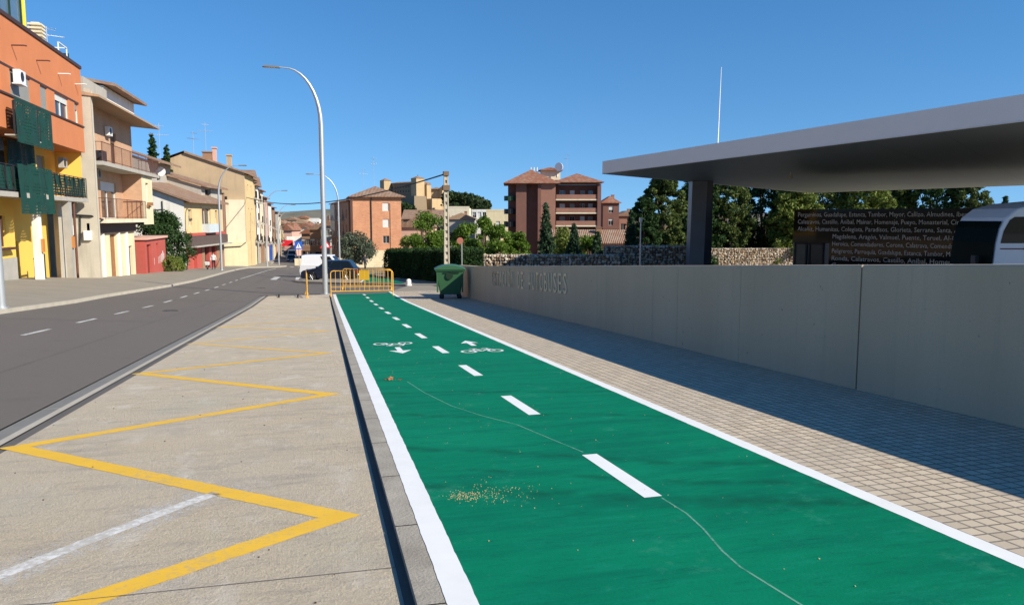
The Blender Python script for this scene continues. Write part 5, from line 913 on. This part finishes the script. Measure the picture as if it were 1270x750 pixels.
# minibus in the yard: side faces the camera, front to the left
t = thing('minibus', 'white minibus with black windows parked under the grey canopy', 'bus', tuple(Wp(1234, 331, 20))[:2]+(-1.02,), R(-13.9)); Wd = 2.0
prof_b = [(-.06,.35),(-.1,.8),(-.03,1.25),(0,1.75),(.07,2.14),(.2,2.42),(.5,2.66),(1.0,2.80),(1.9,2.88),(6.9,2.96),(7.0,2.8),(7.05,.4),(6.2,.4),(6.1,.75),(5.85,.9),(5.55,.95),(5.25,.9),(5.0,.75),(4.9,.4),(1.55,.4),(1.45,.75),(1.2,.92),(.95,.96),(.7,.92),(.45,.75),(.35,.4)]
mb = MB(); mb.prism(prof_b, 0, Wd); mb.build('body', WHITEP, t, bevel=.05, seg=3)
mb = MB(); mb.prism([(.10,1.76),(.16,2.08),(.30,2.36),(.42,2.44),(3.0,2.50),(3.0,1.76)], -.012, 0); mb.build('side_window', CARGL, t); mb = MB(); mb.prism([(3.08,1.78),(3.08,2.46),(4.9,2.48),(4.9,1.78)], -.012, 0); mb.build('side_window', CARGL, t); mb = MB(); mb.prism([(4.98,1.78),(4.98,2.48),(6.7,2.48),(6.7,1.78)], -.012, 0); mb.build('side_window', CARGL, t)
mb = MB(); vs = []
for (x, z) in ((-.06,1.1),(-.03,1.25),(0,1.75),(.07,2.14),(.15,2.32)): vs += [(x-.035,.03,z+.01),(x-.035,Wd-.06,z+.01)]
mb.add(vs, [(2*k,2*k+2,2*k+3,2*k+1) for k in range(4)]); mb.build('windscreen', WSCR, t)
mb = MB(); mb.box(.1,6.9,-.008,.0,1.60,1.63); mb.build('brown_stripe', basic('brown_stripe', (.12,.03,.02), .5), t); mb = MB(); mb.box(.75,.87,-.05,-.0,1.57,1.66); mb.build('door_handle', BLACKM, t)
mb = MB(); mb.tube([(-.02,.3,1.15),(-.2,.5,1.2)], .02, 6); mb.box(-.26,-.16,.45,.65,1.1,1.42); mb.build('mirror', BLACKM, t)
for x in (.95, 5.55):
    for y in (.12, Wd-.12): wheel(t, x, y, .38, .24)
for y in (.3, Wd-.3): mb = MB(); mb.box(-.14,-.02,y-.16,y+.16,.75,.95); mb.build('headlight', LAMPG, t, bevel=.02)
# ------------------------------------------------ people
def person(label, loc, rz, h, top, legs, hair=HAIR, bag=False, stoop=.0, skin=SKIN, stride=.16):
    t = thing('person', label, 'person', loc, rz); k = h/1.7; me = bpy.data.meshes.new('body'); s = stoop
    J = dict(pel=(0,0,.92), wst=(0,.02,1.08), chs=(0,.02-s*.4,1.28), nck=(0,-s*.7,1.46), hd=(0,-s-.02,1.57), hd2=(0,-s-.02,1.66), lh=(-.09,0,.88), lk=(-.1,-stride*.5-.03,.48), la=(-.1,-stride,.08), lt=(-.1,-stride-.15,.035), rh=(.09,0,.88), rk=(.1,stride*.3-.05,.48), ra=(.1,stride+.05,.1), rt=(.1,stride-.09,.035), ls=(-.19,-s*.4,1.38), le=(-.24,.06-s*.4,1.12), lw=(-.23,-.08-s*.5,.90), lf=(-.22,-.12-s*.5,.81), rs=(.19,-s*.4,1.38), re=(.25,.0-s*.4,1.12), rw=(.25,-.16-s*.5,.93), rf=(.24,-.2-s*.5,.84))
    R_ = dict(pel=.13,wst=.12,chs=.15,nck=.055,hd=.085,hd2=.08,lh=.09,lk=.06,la=.042,lt=.04,rh=.09,rk=.06,ra=.042,rt=.04,ls=.06,le=.045,lw=.032,lf=.035,rs=.06,re=.045,rw=.032,rf=.035)
    ks = list(J); E = [('pel','wst'),('wst','chs'),('chs','nck'),('nck','hd'),('hd','hd2'),('pel','lh'),('lh','lk'),('lk','la'),('la','lt'),('pel','rh'),('rh','rk'),('rk','ra'),('ra','rt'),('chs','ls'),('ls','le'),('le','lw'),('lw','lf'),('chs','rs'),('rs','re'),('re','rw'),('rw','rf')]
    me.from_pydata([tuple(c*k for c in J[q]) for q in ks], [(ks.index(a), ks.index(b)) for a, b in E], []); o = bpy.data.objects.new('body', me); COL.objects.link(o); o.parent = t
    m = o.modifiers.new('skin', 'SKIN'); sk = me.skin_vertices[0].data if me.skin_vertices else None
    if sk is None:
        bpy.context.view_layer.objects.active = o; me.attributes; 
    for i, q in enumerate(ks): me.skin_vertices[0].data[i].radius = (R_[q]*k, R_[q]*k)
    me.skin_vertices[0].data[0].use_root = True; sb = o.modifiers.new('sub', 'SUBSURF'); sb.levels = 2; sb.render_levels = 2
    # clothes colours by height: bake to mesh and assign
    bpy.context.view_layer.update(); dg = bpy.context.evaluated_depsgraph_get(); m2 = bpy.data.meshes.new_from_object(o.evaluated_get(dg)); o.modifiers.clear(); o.data = m2; m2.name = 'body'
    m2.materials.clear()
    for q in (skin, top, legs, BLACKM): m2.materials.append(q)
    for p in m2.polygons:
        z = p.center.z/k; x = abs(p.center.x)/k; p.use_smooth = True
        p.material_index = 3 if z < .085 else (0 if z > 1.47 or (x > .19 and z < .93) else (2 if z < .95 else 1))
    hm = MB(); c = Vector(J['hd2'])*k; n = 10; vs = []
    for i in range(6):
        a = math.pi/2*i/5
        for j in range(n): b = 2*math.pi*j/n; vs.append((c.x+.098*k*math.cos(a)*math.cos(b), c.y+.015*k+.108*k*math.cos(a)*math.sin(b), c.z-.02*k+.105*k*math.sin(a)))
    hm.add(vs, [(i*n+j, i*n+(j+1) % n, (i+1)*n+(j+1) % n, (i+1)*n+j) for i in range(5) for j in range(n)], 0, True); hm.build('hair', hair, t)
    return t
person('person in a white shirt and dark trousers walking past the red ground floor', (-10.3, 79.6, zpave(-10.3,79.6)), R(0), 1.68, CLW, CLD, stoop=.06)
person('person in a dark coat carrying a bag in front of the brick block', (4.6, 86, prof(86)-.04), R(20), 1.72, CLB, CLD)
mb = MB(); mb.box(-.2,.2,-.1,.1,0,.32); mb.tube([(-.1,0,.32),(-.06,0,.5),(.06,0,.5),(.1,0,.32)], .015, 5); tag(mb.build('hand_bag', BLACKM, loc=(4.15, 86, prof(86)+.55), bevel=.03), 'dark bag held beside the person in the dark coat', 'bag')
t = thing('pushchair', 'low pushchair with pale cover beside the person in the white shirt', 'pushchair', (-10.9, 79.9, zpave(-10.9,79.9))); mb = MB(); mb.tube([(0,-.3,.12),(0,.3,.9)], .02, 6); mb.tube([(0,.3,.12),(0,-.2,.6)], .02, 6); mb.build('frame', GALV, t); mb = MB(); frust(mb, (-.2,.2,-.3,.1), (-.24,.24,-.4,.2), .4, .75); mb.build('seat', CLW, t, bevel=.05)
for y in (-.3,.3): mb = MB(); mb.tube([(-.03,y,.12),(.03,y,.12)], .12, 12); mb.build('wheel', TYRE, t)
# ------------------------------------------------ right side buildings
def apx(px, py, d): return Wp(px, py, d)
# orange brick block
K = Bld('brick_block', 'orange brick block with tiled hip roof behind the olive tree', 'building', (5.3, 134), -90, -7.4)
hk = [(5.25-.0,6.35,1.1,2.6),(5.25,6.35,-1.7,-.2),(5.25,6.35,-4.5,-3.0)]
hk = [(5.0,6.1,2.55,3.95),(5.0,6.1,-.25,1.15),(5.0,6.1,-3.0,-1.7)]
mb = MB(); facade(mb, 0, 8.2, -4.2, 4.9, hk, 0, .2); mb.quad((0,0,-7.4),(0,0,4.9),(0,11,4.9),(0,11,-7.4)); mb.quad((8.2,0,-7.4),(8.2,11,-7.4),(8.2,11,4.9),(8.2,0,4.9)); K.part('wall', mb, BRICK)
mb = MB(); mb.box(-.05,8.25,-.06,10.9,-7.6,-4.2); mb.box(-9.5,8.5,-8.5,-8.1,-7.6,-5.0); K.part('stone_base', mb, brickmat('cream_blockwork', (.72,.6,.38), (.78,.66,.44), (.5,.4,.25), .8, .3, .02))
for i, h in enumerate(hk): window(K, h, 0, .2, FRAMEW, SHUTW if i < 2 else None, 1.0)
mb = MB(); hiproof(mb, 0, 8.2, 0, 11, 4.9, 1.9, .7); K.part('roof', mb, TILE); mb = MB(); mb.tube([(3.1,-.12,4.8),(3.1,-.12,-7)], .09, 6); mb.tube([(6.3,-.08,3.9),(6.3,-.08,-4.2)], .03, 5); K.part('drain_pipe', mb, BLACKM)
# darker block along the street
ang2 = math.degrees(math.atan2(3.2, 46)); D2 = anyhouse('apartment_building', 'shaded apartment block with pale balconies left of the orange brick block', (4.9, 146), ang2, -8.6, 32, 9, 5.6, BROWNR, TILE, 4, 7, bal=True, rh=2, gable=False) if False else None
q0 = Vector((2.3, 182)); q1 = Vector((5.0, 146)); dd = (q1-q0); D2 = Bld('apartment_building', 'shaded apartment block with pale balconies left of the orange brick block', 'building', (q0.x, q0.y), math.degrees(math.atan2(dd.y, dd.x))-90, -8.8)
LL = dd.length; hd2 = [(c-.8, c+.8, z, z+1.7) for c in (3,8.5,14,20,26,32) for z in (-4.6,-1.6,1.4)]
mb = MB(); facade(mb, 0, LL, -8.8, 4.4, hd2, 0, .25); mb.quad((0,0,-8.8),(0,9,-8.8),(0,9,4.4),(0,0,4.4)); mb.quad((LL,0,-8.8),(LL,9,-8.8),(LL,9,4.4),(LL,0,4.4)); D2.part('wall', mb, BROWNR)
for h in hd2: window(D2, h, 0, .25, FRAMEW, SHUTW, .6)
for c in (3,14,26): 
    for z in (-4.6,-1.6,1.4): mb = MB(); mb.box(c-1.6,c+1.6,-1.0,-.0,z-.6,z-.45); mb.box(c-1.6,c+1.6,-1.0,-.92,z-.45,z+.4); D2.part('balcony', mb, GREYR)
mb = MB(); hiproof(mb, 0, LL, 0, 9, 4.4, 1.7, .5, 0, False); D2.part('roof', mb, TILE)
mb = MB(); mb.box(-.02,LL*.28,-.2,-.03,-1.5,4.3); D2.part('cream_end', mb, CREAM2)
# right of the brick block
def cambox(name, label, x0, x1, yt, yb, d, depth, mat, roof=None, rh=1.5, nb=3, **k):
    p = Wp(x0, yt, d); q = Wp(x1, yt, d); b = Wp(x0, yb, d); Lw = (q-p).length; ang = -90-math.degrees(YAW)
    return anyhouse(name, label, (p.x, p.y), ang, b.z, Lw, depth, p.z, mat, roof, 3, nb, rh=rh, **k)
gF = 'houses in the town beyond'
cambox('house', 'salmon house with white glazed balconies behind the loose green tree', 497, 536, 282, 330, 150, 9, PINKR, TILE, 2.0, 3, sh=SHUTW)
cambox('house', 'low house with long brown tiled roof below the castle', 500, 552, 272, 300, 200, 10, BROWNR, TILE, 2.4, 4, bal=False)
cambox('house', 'cream house with a round dark window under the wooded hill', 556, 582, 258, 290, 235, 10, CREAM2, None, 0, 2, bal=False); cambox('house', 'pale cream flat roofed house left of the red apartments', 585, 604, 262, 300, 220, 9, WHITR, None, 0, 3, bal=False)
cambox('house', 'cream flat roofed block touching the red apartments', 603, 632, 262, 300, 205, 9, CREAM, None, 0, 3, bal=False); cambox('house', 'long low grey roofed house behind the green trees', 556, 588, 272, 300, 190, 8, GREYR, TILE3, 1.5, 4, bal=False)
cambox('house', 'low orange walled house with dark tiled roof behind the gabions', 690, 776, 302, 330, 98, 7, basic('orange_pink_wall', (.68,.27,.15), .85), TILE, 1.6, 6, bal=False, sh=BROWNR if False else SHUTB)
cambox('house', 'brownish brick house peeping left of the big pines', 768, 788, 268, 305, 190, 9, RBRICK2, TILE, 1.2, 2, bal=False)
# red apartment complex
RA = Bld('apartment_building', 'dark red brick apartment block with hip roofs and recessed balconies', 'building', tuple(Wp(640, 225, 172))[:2], -90-math.degrees(YAW), -8.0)
sx = lambda px: (px-640)/950*172; zz_ = lambda py: 1.4+(270-py)/950*172
mb = MB(); mb.box(sx(640),sx(653),0,12,-8,zz_(228)); mb.box(sx(653)+.003,sx(667),1.8,12,-8,zz_(228)); mb.box(sx(667)+.003,sx(671),-.6,12,-8,zz_(228)); RA.part('left_wing', mb, RBRICK)
mb = MB(); mb.box(sx(671)+.003,sx(689),-.4,12,-8,zz_(228)); RA.part('centre_wing', mb, RBRICK2)
mb = MB(); mb.box(sx(630),sx(640)-.003,2.2,12,-8,zz_(228)); RA.part('end_wing', mb, RBRICK)
fl_ = [247, 263.5, 279.4, 296]
for i, py in enumerate(fl_):
    z = zz_(py); mb = MB(); mb.box(sx(689)+.004,sx(741),-.3,2.6,z-.3,z); mb.box(sx(690),sx(740.5),-.28,-.2,z+.002,z+1.0); RA.part('balcony', mb, [RBRICK2]); mb = MB(); mb.box(sx(689.5),sx(741),-.34,-.31,z-.3,z-.02); RA.part('slab_edge', mb, CREAM2)
    mb = MB(); ps = [(sx(625)+2.9*math.sin(a)*0+((sx(641)-sx(625))/2)*(1-math.cos(a)), -1.6*math.sin(a)) for a in [math.pi*k/8 for k in range(9)]]
    vs = [(x, y+2.2, z-.35) for x, y in ps]+[(x, y+2.2, z+(.75 if i == 0 else .8)) for x, y in ps]; mb.add(vs, [(k,k+1,10+k,9+k) for k in range(8)]+[list(range(9))[::-1]]); RA.part('round_balcony', mb, basic('green_balcony', (.02,.07,.035), .6) if i == 0 else BLACKM)
hr = [(sx(a), sx(b), zz_(c), zz_(c)+2.0) for c in (247,263.5,279.4,296) for a, b in ((695,702),(708,714),(721,727),(731,737))]
mb = MB(); facade(mb, sx(689), sx(741), -8, zz_(229), [(a,b,c+.3,d) for a,b,c,d in hr], 2.6, .2); mb.box(sx(741)+.003,sx(745.5),-.5,12,-8,zz_(229)); RA.part('right_wing', mb, RBRICK)
for i, h in enumerate(hr): window(RA, (h[0],h[1],h[2]+.3,h[3]), 2.6, .2, FRAMEW, (None, SHUTW, SHUT)[i % 3], .6)
mb = MB(); hiproof(mb, sx(630), sx(689), -.4, 12, zz_(228), 3.3, 1.0); RA.part('roof', mb, TILE2); mb = MB(); hiproof(mb, sx(690), sx(745), -.4, 11, zz_(229)+.4, 2.2, .7); RA.part('roof', mb, TILE2)
mb = MB(); mb.box(sx(672),sx(697),6,10,zz_(222),zz_(210)); RA.part('stair_head', mb, CREAM2); mb = MB(); hiproof(mb, sx(672), sx(697), 5.5, 10.5, zz_(210), .8, .5); RA.part('roof', mb, TILE2)
for x in (659, 663, 667, 693): mb = MB(); mb.tube([(sx(x),6,zz_(218)),(sx(x),6,zz_(206))], .15, 6); RA.part('flue', mb, WHITEM)
mb = MB(); mb.tube([(sx(695),5,zz_(206)),(sx(695)-.1,4.8,zz_(206))], 1.0, 14); RA.part('satellite_dish', mb, WHITEM)
cambox('apartment_building', 'plain red brick block with tiled roof right of the balcony block', 748, 768, 252, 300, 182, 9, RBRICK, TILE2, 1.6, 1, bal=False, gable=False)
# ------------------------------------------------ castle
ct = thing('castle', 'sandstone hilltop castle with square towers and long dark front', 'castle', tuple(Wp(500, 262, 455)), -YAW-R(0)); k5 = 455/950
X_ = lambda px: (px-500)*k5; Z_ = lambda py: (262-py)*k5
def cb(nm, x0, x1, yt, yb, y0, y1, mat, top=None, holes=()):
    mb = MB(); a, b, c, d = X_(x0), X_(x1), Z_(yb), Z_(yt); tp = top or 0
    mb.add([(a-tp,y0-tp,c),(b+tp,y0-tp,c),(b+tp,y1,c),(a-tp,y1,c),(a,y0,d),(b,y0,d),(b,y1,d),(a,y1,d)], [(0,1,5,4),(1,2,6,5),(2,3,7,6),(3,0,4,7),(4,5,6,7)]); return mb.build(nm, mat, ct)
A5 = R(-50); c5, s5 = math.cos(A5), math.sin(A5)
def rb(nm, x0, x1, yt, yb, yc, mat, k=1.0, top=0, roof=True):                # square tower turned a little away from the sun
    w_ = (x1-x0)*k5/(abs(c5)+abs(s5)); cx = X_((x0+x1)/2); mb = MB(); h = w_/2; P_ = [(-h,-h*k),(h,-h*k),(h,h*k),(-h,h*k)]
    q = lambda p, z, e_: (cx+(p[0]*c5-p[1]*s5)*e_, yc+(p[0]*s5+p[1]*c5)*e_, z)
    mb.add([q(p, Z_(yb), 1+top) for p in P_]+[q(p, Z_(yt), 1) for p in P_], [(0,1,5,4),(1,2,6,5),(2,3,7,6),(3,0,4,7),(4,5,6,7)]); o = mb.build(nm, mat, ct)
    if roof: mb = MB(); mb.add([q(p, Z_(yt)+.02, 1.12) for p in P_]+[(cx, yc, Z_(yt)+1.5)], [(3,2,1,0),(0,1,4),(1,2,4),(2,3,4),(3,0,4)]); mb.build('roof', TILE, ct)
    return o
mb = MB(); a_, b_ = (X_(478), 14), (X_(514), -3); mb.add([(a_[0],a_[1],Z_(262)),(b_[0],b_[1],Z_(262)),(b_[0]+9,b_[1]+11,Z_(262)),(a_[0]+9,a_[1]+11,Z_(262)),(a_[0],a_[1],Z_(227)),(b_[0],b_[1],Z_(227)),(b_[0]+9,b_[1]+11,Z_(227)),(a_[0]+9,a_[1]+11,Z_(227))], [(0,1,5,4),(1,2,6,5),(2,3,7,6),(3,0,4,7),(4,5,6,7)]); mb.build('main_wing', CASTD, ct)
mb = MB(); mb.add([(a_[0]-.4,a_[1]-.4,Z_(227)+.02),(b_[0]-.4,b_[1]-.4,Z_(227)+.02),(b_[0]+9.4,b_[1]+11,Z_(227)+.02),(a_[0]+9.4,a_[1]+11,Z_(227)+.02),(a_[0]+4.5,a_[1]+5.5,Z_(224.5)),(b_[0]+4.5,b_[1]+5.5,Z_(224.5))], [(3,2,1,0),(0,1,5,4),(2,3,4,5),(3,0,4),(1,2,5)]); mb.build('roof', TILE, ct)
rb('tower', 467.5, 481.5, 223.5, 262, 12, CASTLE); rb('tower', 511.5, 528, 222.5, 262, -5, CASTLE); rb('tower', 526, 535, 230, 262, 0, CASTLE); cb('right_wing', 533.5, 547, 235, 262, 4, 12, CASTLE); rb('tower', 545, 553, 233.5, 262, 2, CASTLE)
rb('bastion', 507, 531, 244, 268, -9, CASTD, 1, .12, False); rb('bastion', 529, 549, 247, 270, -5, CASTLE, 1, .1, False); cb('terrace_wall', 482, 510, 250, 268, -8, 0, CASTD)
for (x0, x1, y, y0, y1) in ((532.5,548,234.8,3,13),):
    mb = MB(); hiproof(mb, X_(x0), X_(x1), y0, y1, Z_(y), 1.3, .3); mb.build('roof', TILE, ct)
for i in range(7):
    u = .14+.11*i; x, y = a_[0]+(b_[0]-a_[0])*u, a_[1]+(b_[1]-a_[1])*u; dx, dy = (b_[0]-a_[0])*.035, (b_[1]-a_[1])*.035
    for (ya, yb_) in ((238.5,236),(233,231)): mb = MB(); mb.add([(x,y-.12,Z_(ya)),(x+dx,y+dy-.12,Z_(ya)),(x+dx,y+dy-.12,Z_(yb_)),(x,y-.12,Z_(yb_))], [(0,1,2,3)]); mb.build('window', BLACKM, ct)
mb = MB(); mb.tube([(X_(518),3,Z_(221)),(X_(518),3,Z_(217))], .15, 5); mb.build('flagpole', BLACKM, ct)
# woods on the hill
P = []
for k in range(95):
    px = rng.uniform(553, 606); tt = (px-546)/60; p = Wp(px, 241+12*max(0, tt-.45)**1.0*1.6+rng.uniform(0, 16), rng.uniform(400, 440)); P.append(shell(200, p, np.array((2.5,2.5,2.3))*rng.uniform(.6,1.2), .6))
for k in range(45):
    px = rng.uniform(470, 512); p = Wp(px, 258+rng.uniform(-4, 8), rng.uniform(425, 440)); P.append(shell(160, p, (2.5,2.5,2.0), .5))
tag(leafmesh('hill_wood', np.concatenate(P), 1.1, L_FAR, None), 'dark pine wood covering the hill beside the castle', 'wood', kind='stuff')
P = []
for k in range(260):
    px = rng.uniform(330, 470); d = rng.uniform(500, 900); p = Wp(px, 270, d); p.z = terr(p.x, p.y)+3; P.append(shell(70, p, (5,5,4), .6))
tag(leafmesh('distant_trees', np.concatenate(P), 1.8, L_FAR, None), 'scattered dark trees on the plain beyond the town', 'trees', kind='stuff')
# ------------------------------------------------ town down the street
town = [(352,362,286,322,215,PINKR,TILE2,'pinkish shop house with red awning at the street end'),(360,374,291,320,230,WHITR,None,'low white flat roofed house at the street end'),(368,388,282,318,260,CREAM2,TILE2,'wide cream house with red tiled roof at the street end'),
 (374,389,290,322,205,BROWNR,TILE2,'small brown house in front of the wide cream one'),(384,402,285,324,190,BROWNR,TILE,'shaded brown house behind the crossing sign'),(398,414,280,328,185,GREYR,TILE,'grey house between the two lamp posts'),
 (350,364,281,312,300,OCHRE,TILE2,'ochre house with low red roof beyond the street end'),(364,384,277,300,340,CREAM,TILE3,'pale yellow house on the second row of the town'),(384,396,272,300,330,WHITR,None,'white block with a dark side high in the town'),(352,368,273,295,420,TANR,TILE,'tan house on the far row under the hills'),(368,382,271,290,460,OCHRE,TILE2,'distant ochre house just under the hills'),(396,412,272,292,400,CREAM2,TILE,'distant cream house behind the lamp post'),(340,353,278,310,330,BROWNR,TILE,'brown house beyond the end of the terrace')]
for (x0, x1, yt, yb, d, mt, rf, lb) in town: cambox('house', lb, x0, x1, yt, yb, d, 9, mt, rf, 1.5, 3, group=gF, bal=False)
mb = MB(); p = Wp(355, 305, 210); mb.box(-1.8,1.8,-.4,0,0,1.6); tag(mb.build('shop_awning', SIGNR, loc=p), 'red shop awning at the far end of the street', 'awning'); p = Wp(366, 300, 212); mb = MB(); mb.box(-2.2,2.2,-.3,0,0,1.5); tag(mb.build('shop_awning', WHITR, loc=p), 'white shop canopy at the far end of the street', 'awning')
